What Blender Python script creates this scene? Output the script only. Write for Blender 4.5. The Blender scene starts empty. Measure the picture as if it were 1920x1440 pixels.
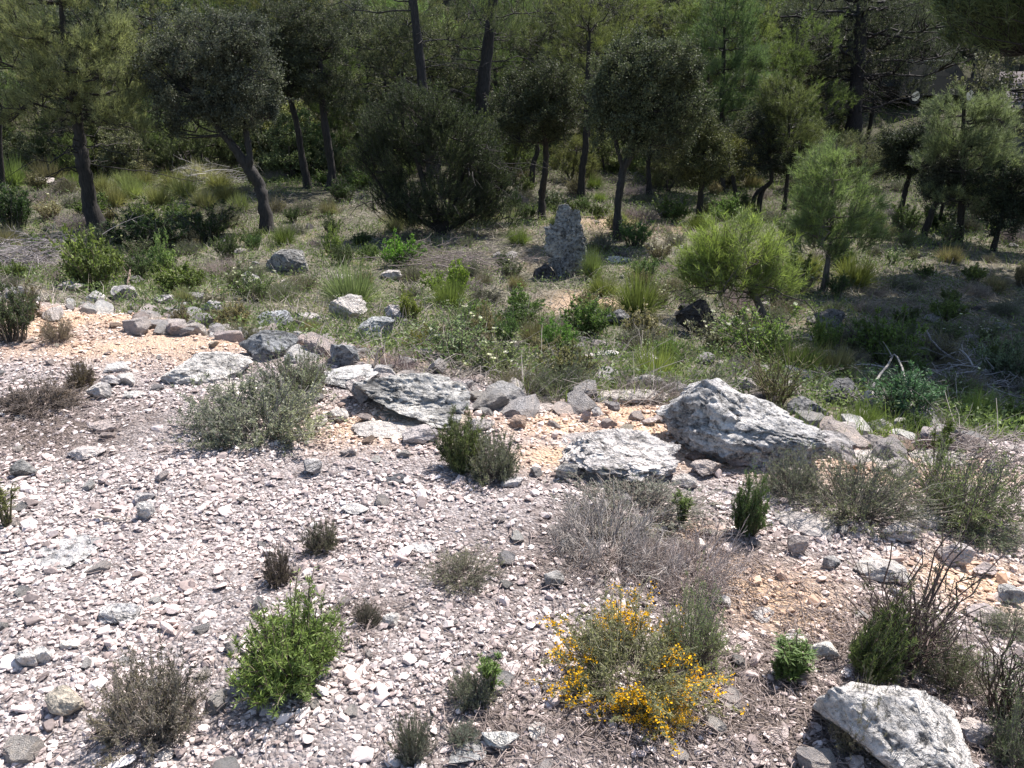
import bpy, math
import numpy as np
from math import radians, sin, cos, pi
from mathutils import Vector

S = bpy.context.scene
COL = S.collection
# ------------------------------------------------------------------ camera, world, sun, exposure
PITCH, FPX = 22.0, 1478.0
CAMZ = 1.6
cam_d = bpy.data.cameras.new('camera'); cam = bpy.data.objects.new('camera', cam_d); COL.objects.link(cam)
cam.location = (0, 0, CAMZ); cam.rotation_euler = (radians(90 - PITCH), 0, 0)
cam_d.sensor_width = 36.0; cam_d.lens = 36.0 * FPX / 1920.0
cam_d.clip_start = 0.05; cam_d.clip_end = 2000
S.camera = cam
SUN_EL, SUN_AZ = 58.0, 41.0      # azimuth measured from +Y towards +X
w = bpy.data.worlds.new('World'); S.world = w; w.use_nodes = True
nt = w.node_tree; sky = nt.nodes.new('ShaderNodeTexSky'); sky.sky_type = 'NISHITA'; sky.sun_disc = False
sky.sun_elevation = radians(SUN_EL); sky.sun_rotation = radians(SUN_AZ)
bg = nt.nodes['Background']; bg.inputs[1].default_value = 0.11
nt.links.new(sky.outputs[0], bg.inputs[0])
sd = bpy.data.lights.new('sun', 'SUN'); sun = bpy.data.objects.new('sun', sd); COL.objects.link(sun)
sd.energy = 5.0; sd.angle = radians(0.5); sd.color = (1.0, 0.95, 0.895)
SUNV = Vector((sin(radians(SUN_AZ)) * cos(radians(SUN_EL)), cos(radians(SUN_AZ)) * cos(radians(SUN_EL)), sin(radians(SUN_EL))))
sun.rotation_euler = SUNV.to_track_quat('Z', 'Y').to_euler()
S.view_settings.view_transform = 'Standard'; S.view_settings.look = 'None'
S.view_settings.exposure = 0.95; S.view_settings.gamma = 1
S.cycles.max_bounces = 5; S.cycles.diffuse_bounces = 3; S.cycles.glossy_bounces = 2
S.cycles.transmission_bounces = 3; S.cycles.transparent_max_bounces = 4

# ------------------------------------------------------------------ noise
def _h(ix, iy, iz, seed):
    n = (ix.astype(np.int64) * 73856093) ^ (iy.astype(np.int64) * 19349663) ^ (iz.astype(np.int64) * 83492791) ^ (seed * 2654435761)
    n = (n ^ (n >> 13)) * 1274126177 & 0x7fffffffffff
    n = (n ^ (n >> 16)) & 0xffffff
    return n / float(0xffffff)
def vnoise(p, seed=0):
    p = np.asarray(p, float); i = np.floor(p); f = p - i; f = f * f * (3 - 2 * f); i = i.astype(np.int64)
    x, y, z = i[..., 0], i[..., 1], i[..., 2]; fx, fy, fz = f[..., 0], f[..., 1], f[..., 2]
    def L(a, b, t): return a + (b - a) * t
    a = L(L(_h(x, y, z, seed), _h(x+1, y, z, seed), fx), L(_h(x, y+1, z, seed), _h(x+1, y+1, z, seed), fx), fy)
    b = L(L(_h(x, y, z+1, seed), _h(x+1, y, z+1, seed), fx), L(_h(x, y+1, z+1, seed), _h(x+1, y+1, z+1, seed), fx), fy)
    return L(a, b, fz) * 2 - 1
def fbm(p, octv=4, seed=0, gain=.5):
    s = 0; a = 1.0; p = np.asarray(p, float)
    for k in range(octv):
        s = s + a * vnoise(p * 2**k + 17.3 * k, seed + k); a *= gain
    return s
def fbm2(x, y, f, octv=3, seed=0):
    return fbm(np.stack([x * f, y * f, np.zeros_like(x) + .37], -1), octv, seed)

# ------------------------------------------------------------------ terrain
EX = np.array([-40, -12, -6, -3.97, -2.9, -1.87, -.81, .11, .87, 1.5, 2.3, 4, 8, 40.])
EY = np.array([9, 8, 7, 5.95, 5.5, 4.9, 4.3, 3.7, 3.85, 3.45, 3.5, 3.6, 3.2, 2.])
def edge_s(x, y):
    return y - np.interp(x, EX, EY) - .18 * fbm2(x, y, .9, 2, 5)
def height(x, y):
    x = np.asarray(x, float); y = np.asarray(y, float)
    s = edge_s(x, y)
    near = -.02 * y - .07 * np.maximum(x - .3, 0) - .02 * np.maximum(x - 1.2, 0)**2 * (x < 6) - (x >= 6) * .46
    near = near + .035 * fbm2(x, y, 1.1, 3, 1)
    sp = np.maximum(s, 0)
    drop = -1.15 * (1 - np.exp(-(sp + .25 * sp**2 / (sp + 1)) / 4.2)) * (1 + .0 * x)
    z = near * np.exp(-sp / 6) + drop
    wgt = sp / (sp + 1.2)
    z = z + wgt * (.22 * fbm2(x, y, .22, 3, 2) + .05 * fbm2(x, y, 1.3, 2, 3))
    z = z + .012 * fbm2(x, y, 6, 2, 4)
    far = np.maximum(y - 29, 0)
    z = z + np.minimum(far * .30, 26) * (1 - np.exp(-far / 8)) + .03 * np.minimum(np.maximum(-(x + 6), 0), 25) * wgt
    return z
TT = np.concatenate([np.linspace(.9, 12, 1500), np.linspace(12, 90, 1500)[1:]])
cp, sp_ = cos(radians(PITCH)), sin(radians(PITCH))
def ray(px, py):
    u, v = (px - 960) / FPX, (py - 720) / FPX
    return np.array([u, cp - v * sp_, -sp_ - v * cp])
def P(px, py):
    """ground point seen at pixel px, py of the 1920 x 1440 photograph"""
    d = ray(px, py); X = d[0] * TT; Y = d[1] * TT; Z = CAMZ + d[2] * TT
    g = Z - height(X, Y); k = np.argmax(g < 0)
    if g[k] >= 0: k = len(TT) - 1
    a, b = g[k-1], g[k]; t = TT[k-1] + (TT[k] - TT[k-1]) * (a / (a - b) if a != b else 0)
    x, y = d[0] * t, d[1] * t
    return np.array([x, y, float(height(x, y))])
def W(px, py, y):
    """point at pixel px, py on the upright plane at distance y"""
    d = ray(px, py); t = y / d[1]
    return np.array([d[0] * t, y, CAMZ + d[2] * t])
def depth(p): return p[1] * cp + (CAMZ - p[2]) * sp_

# colour zones of the ground: bare orange clay, shrub litter, forest soil
def gauss(x, y, pts):
    m = np.zeros_like(x)
    for (px, py, rx, ry) in pts:
        c = P(px, py); m = np.maximum(m, np.exp(-(((x - c[0]) / rx)**2 + ((y - c[1]) / ry)**2)))
    return m
OR = [(130, 600, 1.0, .55), (260, 640, .9, .4), (700, 668, .7, .3), (1180, 775, .45, .28), (1010, 790, .35, .2), (1320, 860, .3, .15),
      (1450, 1110, .25, .2), (700, 790, .4, .25), (1040, 860, .2, .15), (1230, 820, .4, .2), (1600, 870, .7, .25), (1100, 570, .5, .5), (1170, 420, .9, .9), (1290, 1000, .2, .1), (1850, 1090, .3, .2)]
LI = [(1400, 1330, .45, .35), (1200, 1360, .35, .2), (1180, 1050, .5, .3), (1560, 1180, .35, .25), (1700, 1200, .3, .2), (1320, 1050, .3, .2), (60, 800, .5, .4), (1780, 1350, .4, .3), (950, 1330, .15, .3), (690, 1160, .12, .12)]
def zone_orange(x, y): return np.clip(gauss(x, y, OR) * (1 + .5 * fbm2(x, y, 3, 2, 9)), 0, 1)
def zone_litter(x, y): return np.clip(gauss(x, y, LI) * (1 + .5 * fbm2(x, y, 4, 2, 11)), 0, 1)
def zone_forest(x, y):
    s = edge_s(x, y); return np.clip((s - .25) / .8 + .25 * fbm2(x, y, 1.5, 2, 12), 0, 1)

# ------------------------------------------------------------------ materials
def new_mat(name):
    m = bpy.data.materials.new(name); m.use_nodes = True; t = m.node_tree; t.nodes.clear()
    return m, t.nodes, t.links
def N(ns, kind, **kw):
    n = ns.new('ShaderNode' + kind)
    for k, v in kw.items():
        if hasattr(n, k): setattr(n, k, v)
        else: n.inputs[k.replace('_', ' ')].default_value = v
    return n
def mixc(ns, ls, f, a, b, mode='MIX'):
    n = ns.new('ShaderNodeMix'); n.data_type = 'RGBA'; n.blend_type = mode
    for i, v in ((0, f), (6, a), (7, b)):
        if hasattr(v, 'is_linked') or hasattr(v, 'links'): ls.new(v, n.inputs[i])
        else: n.inputs[i].default_value = v if i == 0 else (*v, 1) if len(v) == 3 else v
    return n.outputs[2]
def ramp(ns, ls, src, stops):
    n = ns.new('ShaderNodeValToRGB'); e = n.color_ramp.elements
    while len(e) < len(stops): e.new(.5)
    for q, (p, c) in zip(e, stops):
        q.position = p; q.color = (*c, 1) if len(c) == 3 else c
    ls.new(src, n.inputs[0]); return n.outputs[0]
def G(v): return (v, v, v)
def leaf_mat(name, trans=.35, rough=.55, var=.45, spec=.3):
    m, ns, ls = new_mat(name)
    oi = ns.new('ShaderNodeObjectInfo'); ge = ns.new('ShaderNodeNewGeometry')
    v = ramp(ns, ls, ge.outputs['Random Per Island'], [(0, G(1 - var)), (.5, G(1)), (1, (1 + var, 1 + var, 1 + var * .7))])
    c = mixc(ns, ls, 1.0, oi.outputs['Color'], v, 'MULTIPLY')
    tc = ns.new('ShaderNodeTexCoord'); nz = N(ns, 'TexNoise', Scale=2.2); ls.new(tc.outputs['Object'], nz.inputs[0])
    c = mixc(ns, ls, 1.0, c, ramp(ns, ls, nz.outputs[0], [(.35, G(.75)), (.65, (1.25, 1.2, 1.0))]), 'MULTIPLY')
    p = N(ns, 'BsdfPrincipled', Roughness=rough); p.inputs['Specular IOR Level'].default_value = spec
    ls.new(c, p.inputs['Base Color'])
    tr = ns.new('ShaderNodeBsdfTranslucent'); tcol = mixc(ns, ls, 1.0, c, (1.1, 1.22, .85), 'MULTIPLY'); ls.new(tcol, tr.inputs[0])
    mx = ns.new('ShaderNodeMixShader'); mx.inputs[0].default_value = trans
    ls.new(p.outputs[0], mx.inputs[1]); ls.new(tr.outputs[0], mx.inputs[2])
    o = ns.new('ShaderNodeOutputMaterial'); ls.new(mx.outputs[0], o.inputs[0]); return m
M_LEAF = leaf_mat('leaf'); M_NEEDLE = leaf_mat('needle', .42, .5, .35, .3); M_OAK = leaf_mat('oak_leaf', .25, .6, .4, .16)
M_PETAL = leaf_mat('petal', .4, .6, .35, .1)
def bark_mat():
    m, ns, ls = new_mat('bark'); oi = ns.new('ShaderNodeObjectInfo'); tc = ns.new('ShaderNodeTexCoord')
    mp = N(ns, 'Mapping'); mp.inputs['Scale'].default_value = (1, 1, .25); ls.new(tc.outputs['Object'], mp.inputs[0])
    nz = N(ns, 'TexNoise', Scale=38., Detail=4.); ls.new(mp.outputs[0], nz.inputs[0])
    c = mixc(ns, ls, 1.0, oi.outputs['Color'], ramp(ns, ls, nz.outputs[0], [(.3, G(.45)), (.7, G(1.5))]), 'MULTIPLY')
    p = N(ns, 'BsdfPrincipled', Roughness=.9); ls.new(c, p.inputs['Base Color'])
    b = N(ns, 'Bump', Strength=.8, Distance=.015); ls.new(nz.outputs[0], b.inputs['Height']); ls.new(b.outputs[0], p.inputs['Normal'])
    o = ns.new('ShaderNodeOutputMaterial'); ls.new(p.outputs[0], o.inputs[0]); return m
M_BARK = bark_mat()
def twig_mat():
    m, ns, ls = new_mat('twig'); oi = ns.new('ShaderNodeObjectInfo'); ge = ns.new('ShaderNodeNewGeometry')
    v = ramp(ns, ls, ge.outputs['Random Per Island'], [(0, G(.5)), (1, G(1.5))])
    c = mixc(ns, ls, 1.0, oi.outputs['Color'], v, 'MULTIPLY')
    p = N(ns, 'BsdfPrincipled', Roughness=.85); ls.new(c, p.inputs['Base Color'])
    o = ns.new('ShaderNodeOutputMaterial'); ls.new(p.outputs[0], o.inputs[0]); return m
M_TWIG = twig_mat()
def rock_mat(name='limestone', fresh=0.):
    # weathered limestone: grey rind with pale and black lichen, cream where broken; tint from the object colour
    m, ns, ls = new_mat(name); oi = ns.new('ShaderNodeObjectInfo'); tc = ns.new('ShaderNodeTexCoord')
    ge = ns.new('ShaderNodeNewGeometry')
    ad = ns.new('ShaderNodeVectorMath'); ad.operation = 'ADD'; sc = ns.new('ShaderNodeVectorMath'); sc.operation = 'SCALE'
    cmb = ns.new('ShaderNodeCombineXYZ'); ls.new(oi.outputs['Random'], cmb.inputs[0]); ls.new(oi.outputs['Random'], cmb.inputs[1])
    ls.new(cmb.outputs[0], sc.inputs[0]); sc.inputs['Scale'].default_value = 40
    ls.new(tc.outputs['Object'], ad.inputs[0]); ls.new(sc.outputs[0], ad.inputs[1]); co = ad.outputs[0]
    n1 = N(ns, 'TexNoise', Scale=5., Detail=7., Roughness=.68); ls.new(co, n1.inputs[0])
    n2 = N(ns, 'TexNoise', Scale=26., Detail=6., Roughness=.72); ls.new(co, n2.inputs[0])
    n3 = N(ns, 'TexNoise', Scale=90., Detail=4., Roughness=.7); ls.new(co, n3.inputs[0])
    vo = N(ns, 'TexVoronoi', Scale=34.); ls.new(co, vo.inputs[0])
    base = mixc(ns, ls, 1.0, oi.outputs['Color'], ramp(ns, ls, n1.outputs[0], [(.34, G(.55 + .3 * fresh)), (.5, G(1)), (.62, (1.5 - .3 * fresh, 1.46 - .3 * fresh, 1.4 - .3 * fresh))]), 'MULTIPLY')
    base = mixc(ns, ls, 1.0, base, ramp(ns, ls, n2.outputs[0], [(.38, G(.3 + .45 * fresh)), (.46, G(.95)), (.6, G(1.3 - .2 * fresh))]), 'MULTIPLY')
    base = mixc(ns, ls, 1.0, base, ramp(ns, ls, n3.outputs[0], [(.3, G(.7)), (.7, G(1.2))]), 'MULTIPLY')
    p = N(ns, 'BsdfPrincipled', Roughness=.9); p.inputs['Specular IOR Level'].default_value = .2; ls.new(base, p.inputs['Base Color'])
    s1 = ns.new('ShaderNodeMath'); s1.operation = 'MULTIPLY_ADD'; ls.new(n2.outputs[0], s1.inputs[0]); s1.inputs[1].default_value = 1.6; ls.new(n3.outputs[0], s1.inputs[2])
    mp = N(ns, 'Mapping'); mp.inputs['Scale'].default_value = (1.2, 1.2, 4.2); mp.inputs['Rotation'].default_value = (.25, .35, 0); ls.new(co, mp.inputs[0])
    n5 = N(ns, 'TexNoise', Scale=2.2, Detail=6., Roughness=.65, Distortion=.8); ls.new(mp.outputs[0], n5.inputs[0])
    bd = ramp(ns, ls, n5.outputs[0], [(.405, G(1)), (.43, G(0)), (.455, G(1))]); base = mixc(ns, ls, 1.0, base, ramp(ns, ls, bd, [(0, G(.62)), (1, G(1))]), 'MULTIPLY'); ls.new(base, p.inputs['Base Color'])
    s3 = ns.new('ShaderNodeMath'); s3.operation = 'MULTIPLY_ADD'; ls.new(bd, s3.inputs[0]); s3.inputs[1].default_value = .6; ls.new(vo.outputs[0], s3.inputs[2])
    s2 = ns.new('ShaderNodeMath'); s2.operation = 'ADD'; ls.new(s1.outputs[0], s2.inputs[0]); ls.new(s3.outputs[0], s2.inputs[1])
    b = N(ns, 'Bump', Strength=1.0, Distance=.03); ls.new(s2.outputs[0], b.inputs['Height']); ls.new(b.outputs[0], p.inputs['Normal'])
    o = ns.new('ShaderNodeOutputMaterial'); ls.new(p.outputs[0], o.inputs[0]); return m
M_ROCK = rock_mat(); M_FRESH = rock_mat('fresh_limestone', 1.)
def gravel_mat():
    m, ns, ls = new_mat('gravel_stone'); ge = ns.new('ShaderNodeNewGeometry'); tc = ns.new('ShaderNodeTexCoord')
    at = ns.new('ShaderNodeAttribute'); at.attribute_name = 'clay'
    c = ramp(ns, ls, ge.outputs['Random Per Island'], [(0, (.20, .17, .165)), (.22, (.40, .345, .335)), (.5, (.52, .455, .44)), (.8, (.62, .56, .545)), (1, (.80, .765, .75))])
    c2 = ramp(ns, ls, ge.outputs['Random Per Island'], [(0, (.42, .26, .17)), (.4, (.63, .44, .32)), (1, (.78, .63, .51))])
    nz = N(ns, 'TexNoise', Scale=1.6, Detail=3.); ls.new(tc.outputs['Object'], nz.inputs[0])
    c = mixc(ns, ls, 1.0, c, ramp(ns, ls, nz.outputs[0], [(.35, (.96, .93, .91)), (.65, (1.08, 1.0, .95))]), 'MULTIPLY')
    c = mixc(ns, ls, at.outputs['Fac'], c, c2)
    n3 = N(ns, 'TexNoise', Scale=120., Detail=4.); ls.new(tc.outputs['Object'], n3.inputs[0])
    c = mixc(ns, ls, 1.0, c, ramp(ns, ls, n3.outputs[0], [(.3, G(.78)), (.7, G(1.15))]), 'MULTIPLY')
    p = N(ns, 'BsdfPrincipled', Roughness=.85); ls.new(c, p.inputs['Base Color']); p.inputs['Specular IOR Level'].default_value = .25
    b = N(ns, 'Bump', Strength=.4, Distance=.004); ls.new(n3.outputs[0], b.inputs['Height']); ls.new(b.outputs[0], p.inputs['Normal'])
    o = ns.new('ShaderNodeOutputMaterial'); ls.new(p.outputs[0], o.inputs[0]); return m
M_GRAVEL = gravel_mat()
def ground_mat():
    m, ns, ls = new_mat('stony_ground'); tc = ns.new('ShaderNodeTexCoord'); co = tc.outputs['Object']
    def att(n):
        a = ns.new('ShaderNodeAttribute'); a.attribute_name = n; return a.outputs['Fac']
    v = N(ns, 'TexVoronoi', Scale=75.); ls.new(co, v.inputs[0])
    n1 = N(ns, 'TexNoise', Scale=14., Detail=8., Roughness=.7); ls.new(co, n1.inputs[0])
    n2 = N(ns, 'TexNoise', Scale=2.2, Detail=6., Roughness=.65); ls.new(co, n2.inputs[0])
    n4 = N(ns, 'TexNoise', Scale=60., Detail=5., Roughness=.7); ls.new(co, n4.inputs[0])
    sep = ns.new('ShaderNodeSeparateColor'); ls.new(v.outputs['Color'], sep.inputs[0])
    gr = ramp(ns, ls, sep.outputs[0], [(0, (.18, .15, .145)), (.4, (.31, .27, .26)), (1, (.48, .43, .42))])
    cl = mixc(ns, ls, 1.0, ramp(ns, ls, n4.outputs[0], [(.3, (.42, .26, .165)), (.5, (.59, .42, .295)), (.7, (.70, .55, .42))]), ramp(ns, ls, n2.outputs[0], [(.3, G(.85)), (.7, G(1.15))]), 'MULTIPLY')
    li = ramp(ns, ls, n4.outputs[0], [(.3, (.05, .035, .028)), (.5, (.16, .125, .105)), (.7, (.32, .27, .24))])
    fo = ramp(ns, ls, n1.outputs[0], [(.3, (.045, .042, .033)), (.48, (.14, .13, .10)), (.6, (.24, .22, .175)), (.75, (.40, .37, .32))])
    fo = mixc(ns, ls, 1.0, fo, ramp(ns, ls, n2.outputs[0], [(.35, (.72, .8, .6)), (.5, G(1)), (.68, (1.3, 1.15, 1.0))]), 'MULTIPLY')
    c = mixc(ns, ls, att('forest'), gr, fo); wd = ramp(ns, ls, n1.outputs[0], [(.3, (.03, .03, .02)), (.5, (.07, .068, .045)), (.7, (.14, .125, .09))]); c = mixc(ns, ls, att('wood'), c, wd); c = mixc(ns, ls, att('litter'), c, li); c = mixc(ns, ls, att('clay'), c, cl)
    p = N(ns, 'BsdfPrincipled', Roughness=.95); p.inputs['Specular IOR Level'].default_value = .1; ls.new(c, p.inputs['Base Color'])
    ad = ns.new('ShaderNodeMath'); ad.operation = 'SUBTRACT'; ls.new(n4.outputs[0], ad.inputs[0]); ls.new(v.outputs[0], ad.inputs[1])
    b = N(ns, 'Bump', Strength=.9, Distance=.02); ls.new(ad.outputs[0], b.inputs['Height']); ls.new(b.outputs[0], p.inputs['Normal'])
    o = ns.new('ShaderNodeOutputMaterial'); ls.new(p.outputs[0], o.inputs[0]); return m
M_GROUND = ground_mat()
def plain_mat(name, rgb, rough=.5, metal=0., noise=.2, nsc=8., spec=.5):
    m, ns, ls = new_mat(name); tc = ns.new('ShaderNodeTexCoord'); nz = N(ns, 'TexNoise', Scale=nsc, Detail=5.); ls.new(tc.outputs['Object'], nz.inputs[0])
    c = mixc(ns, ls, 1.0, rgb, ramp(ns, ls, nz.outputs[0], [(.3, G(1 - noise)), (.7, G(1 + noise))]), 'MULTIPLY')
    p = N(ns, 'BsdfPrincipled', Roughness=rough, Metallic=metal); p.inputs['Specular IOR Level'].default_value = spec; ls.new(c, p.inputs['Base Color'])
    o = ns.new('ShaderNodeOutputMaterial'); ls.new(p.outputs[0], o.inputs[0]); return m

# ------------------------------------------------------------------ mesh building
class MB:
    def __init__(s): s.v = []; s.f = []; s.n = 0; s.a = []
    def add(s, v, faces, a=None):
        v = np.asarray(v, float).reshape(-1, 3); s.v.append(v)
        for f in (faces if isinstance(faces, list) else [faces]): s.f.append(np.asarray(f, np.int64) + s.n)
        if a is not None: s.a.append(a)
        s.n += len(v)
    def mesh(s, name, mat, smooth=True, attrs=None):
        me = bpy.data.meshes.new(name)
        v = np.concatenate(s.v) if s.v else np.zeros((0, 3)); me.vertices.add(len(v)); me.vertices.foreach_set('co', v.astype(np.float32).ravel())
        lo = np.concatenate([f.ravel() for f in s.f]); cnt = np.concatenate([np.full(len(f), f.shape[1]) for f in s.f])
        st = np.concatenate([[0], np.cumsum(cnt)[:-1]])
        me.loops.add(len(lo)); me.loops.foreach_set('vertex_index', lo.astype(np.int32))
        me.polygons.add(len(cnt)); me.polygons.foreach_set('loop_start', st.astype(np.int32))
        me.polygons.foreach_set('use_smooth', np.full(len(cnt), smooth))
        if attrs:
            for k, val in attrs.items():
                a = me.attributes.new(k, 'FLOAT', 'POINT'); a.data.foreach_set('value', np.asarray(val, np.float32))
        me.materials.append(mat); me.update(calc_edges=True); return me
def unit(v): return v / np.maximum(np.linalg.norm(v, axis=-1, keepdims=True), 1e-9)
def rnd_dir(r, n): return unit(r.normal(size=(n, 3)))
def tubes(mb, Pts, R, n=3):
    """Pts (N,K,3), R (N,K): N tapering tubes"""
    Pts = np.asarray(Pts, float); R = np.asarray(R, float); Nn, K, _ = Pts.shape
    t = np.gradient(Pts, axis=1); t = unit(t)
    mt = unit(Pts[:, -1] - Pts[:, 0]); ref = np.where(np.abs(mt[:, 2:3]) > .8, np.array([[1., .13, 0]]), np.array([[0, .1, 1.]]))
    a = unit(np.cross(t, ref[:, None, :])); b = np.cross(t, a)
    ang = np.arange(n) * 2 * pi / n
    v = Pts[:, :, None, :] + R[:, :, None, None] * (a[:, :, None, :] * np.cos(ang)[None, None, :, None] + b[:, :, None, :] * np.sin(ang)[None, None, :, None])
    i = np.arange(Nn)[:, None, None] * K * n + np.arange(K - 1)[None, :, None] * n; j = np.arange(n)[None, None, :]; j2 = (j + 1) % n
    f = np.stack([i + j, i + j2, i + n + j2, i + n + j], -1).reshape(-1, 4)
    mb.add(v, f)
def leaves(mb, pos, d, L, Wd, r, curl=.0):
    n = len(pos); L = np.broadcast_to(L, (n,))[:, None]; Wd = np.broadcast_to(Wd, (n,))[:, None]
    d = unit(d); s = unit(np.cross(d, rnd_dir(r, n))); nn = np.cross(s, d)
    v = np.stack([pos, pos + d * L * .5 + s * Wd * .5 + nn * curl * L, pos + d * L, pos + d * L * .5 - s * Wd * .5 + nn * curl * L], 1)
    mb.add(v, np.arange(n * 4).reshape(n, 4))
def needles(mb, pos, d, L, Wd, r):
    n = len(pos); L = np.broadcast_to(L, (n,))[:, None]; Wd = np.broadcast_to(Wd, (n,))[:, None]
    d = unit(d); s = unit(np.cross(d, rnd_dir(r, n)))
    v = np.stack([pos - s * Wd * .5, pos + s * Wd * .5, pos + d * L], 1); mb.add(v, np.arange(n * 3).reshape(n, 3))
def samp(Pts, i, t):
    K = Pts.shape[1]; x = np.clip(t, 0, .999) * (K - 1); k = x.astype(int); f = (x - k)[:, None]
    a, b = Pts[i, k], Pts[i, k + 1]; return a + (b - a) * f, unit(b - a)
def bez(a, c, b, K):
    t = np.linspace(0, 1, K)[None, :, None]; return a[:, None] * (1 - t)**2 + c[:, None] * 2 * t * (1 - t) + b[:, None] * t**2

def bush(seed, R=.15, H=.2, nst=60, nside=3, rs=.0012, lL=.008, lW=.003, nleaf=30, up=.5, spread=.75, base=.25, side=.3, leaf0=.3, ldir=.5, wob=.08, flat=0.):
    """a clump of stems fanned from one root: returns (stems MB, leaves MB, tips)"""
    r = np.random.default_rng(seed); st = MB(); lf = MB()
    az = r.uniform(0, 2*pi, nst); th = spread * (pi/2) * np.sqrt(r.uniform(0, 1, nst))
    ln = r.uniform(.62, 1.05, nst) * (1 + .15 * np.sin(az * 2 + r.uniform(0, 6)) + .1 * np.sin(az * 3 + r.uniform(0, 6)))
    tip = np.stack([R * np.sin(th) * np.cos(az), R * np.sin(th) * np.sin(az), H * np.cos(th)**(.7 + flat)], -1) * ln[:, None]
    b0 = np.stack([np.cos(az), np.sin(az), 0 * az], -1) * (R * base * r.uniform(0, 1, nst))[:, None]; b0[:, 2] = -.01
    c = b0 * 1.3 + (tip - b0) * np.stack([.5 - .25 * up * np.ones(nst), .5 - .25 * up * np.ones(nst), .45 + .2 * up * np.ones(nst)], -1)
    Pt = bez(b0, c, tip, 6); Pt[:, 1:] += r.normal(size=Pt[:, 1:].shape) * wob * H * np.linspace(.3, 1, 5)[None, :, None] * .4
    tubes(st, Pt, rs * np.linspace(1.6, .6, 6)[None] * r.uniform(.7, 1.3, nst)[:, None])
    paths = [Pt]
    if nside:
        m = nst * nside; i = np.repeat(np.arange(nst), nside); t = r.uniform(.25, .92, m); p, d = samp(Pt, i, t)
        dd = unit(d * .8 + rnd_dir(r, m) * .75 + np.array([0, 0, .25])); l = H * side * r.uniform(.4, 1, m) * (1.15 - t)
        Q = bez(p, p + dd * l[:, None] * .5, p + dd * l[:, None] + np.array([0, 0, 1]) * (l * .15)[:, None], 4)
        tubes(st, Q, rs * .7 * np.linspace(1, .6, 4)[None] * np.ones((m, 1))); 
        Q6 = np.stack([Q[:, 0], (Q[:, 0] + Q[:, 1]) / 2, Q[:, 1], (Q[:, 1] + Q[:, 2]) / 2, Q[:, 2], Q[:, 3]], 1); paths.append(Q6)
    A = np.concatenate(paths); m = len(A)
    if nleaf:
        i = np.repeat(np.arange(m), nleaf); t = np.where(i < nst, r.uniform(leaf0, 1, len(i)), r.uniform(.05, 1, len(i)))
        p, d = samp(A, i, t); dr = unit(d * ldir + rnd_dir(r, len(i)) * (1 - ldir) * 1.2)
        leaves(lf, p, dr, lL * r.uniform(.6, 1.2, len(i)), lW * r.uniform(.7, 1.2, len(i)), r)
    return st, lf, A[:, -1]

def tussock(seed, R=.25, H=.35, n=700, wd=.004, droop=.5):
    r = np.random.default_rng(seed); mb = MB(); az = r.uniform(0, 2*pi, n); th = np.abs(r.normal(0, .55, n)).clip(0, 1.35)
    L = H * r.uniform(.5, 1.1, n) * (1 + .15 * np.sin(3 * az)); b = np.stack([np.cos(az), np.sin(az), 0*az], -1) * (R * .35 * np.sqrt(r.uniform(0, 1, n)))[:, None]
    d = np.stack([np.sin(th) * np.cos(az), np.sin(th) * np.sin(az), np.cos(th)], -1)
    e = b + d * L[:, None] * np.array([1, 1, 1]); e[:, 2] -= droop * L * np.sin(th) * .6; e[:, 2] = np.maximum(e[:, 2], .01)
    Q = bez(b, b + d * (L * .6)[:, None], e, 4); s = unit(np.cross(d, rnd_dir(r, n)))[:, None]
    wv = (wd * np.array([1, .85, .55, .08]))[None, :, None]
    v = np.stack([Q - s * wv * .5, Q + s * wv * .5], 2).reshape(n, 8, 3); k = np.arange(n)[:, None] * 8
    f = np.concatenate([np.concatenate([k + a, k + a + 1, k + a + 3, k + a + 2], 1) for a in (0, 2, 4)])
    mb.add(v, f); return mb

# icospheres
def ico(sub):
    t = (1 + 5**.5) / 2
    v = [(-1, t, 0), (1, t, 0), (-1, -t, 0), (1, -t, 0), (0, -1, t), (0, 1, t), (0, -1, -t), (0, 1, -t), (t, 0, -1), (t, 0, 1), (-t, 0, -1), (-t, 0, 1)]
    f = [(0,11,5),(0,5,1),(0,1,7),(0,7,10),(0,10,11),(1,5,9),(5,11,4),(11,10,2),(10,7,6),(7,1,8),(3,9,4),(3,4,2),(3,2,6),(3,6,8),(3,8,9),(4,9,5),(2,4,11),(6,2,10),(8,6,7),(9,8,1)]
    v = [np.array(p) / np.linalg.norm(p) for p in v]
    for _ in range(sub):
        c = {}; nf = []
        def mid(a, b):
            k = (min(a, b), max(a, b))
            if k not in c: m = v[a] + v[b]; v.append(m / np.linalg.norm(m)); c[k] = len(v) - 1
            return c[k]
        for a, b, d in f:
            x, y, z = mid(a, b), mid(b, d), mid(d, a); nf += [(a, x, z), (b, y, x), (d, z, y), (x, y, z)]
        f = nf
    return np.array(v), np.array(f)
ICO = {k: ico(k) for k in range(6)}
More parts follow.
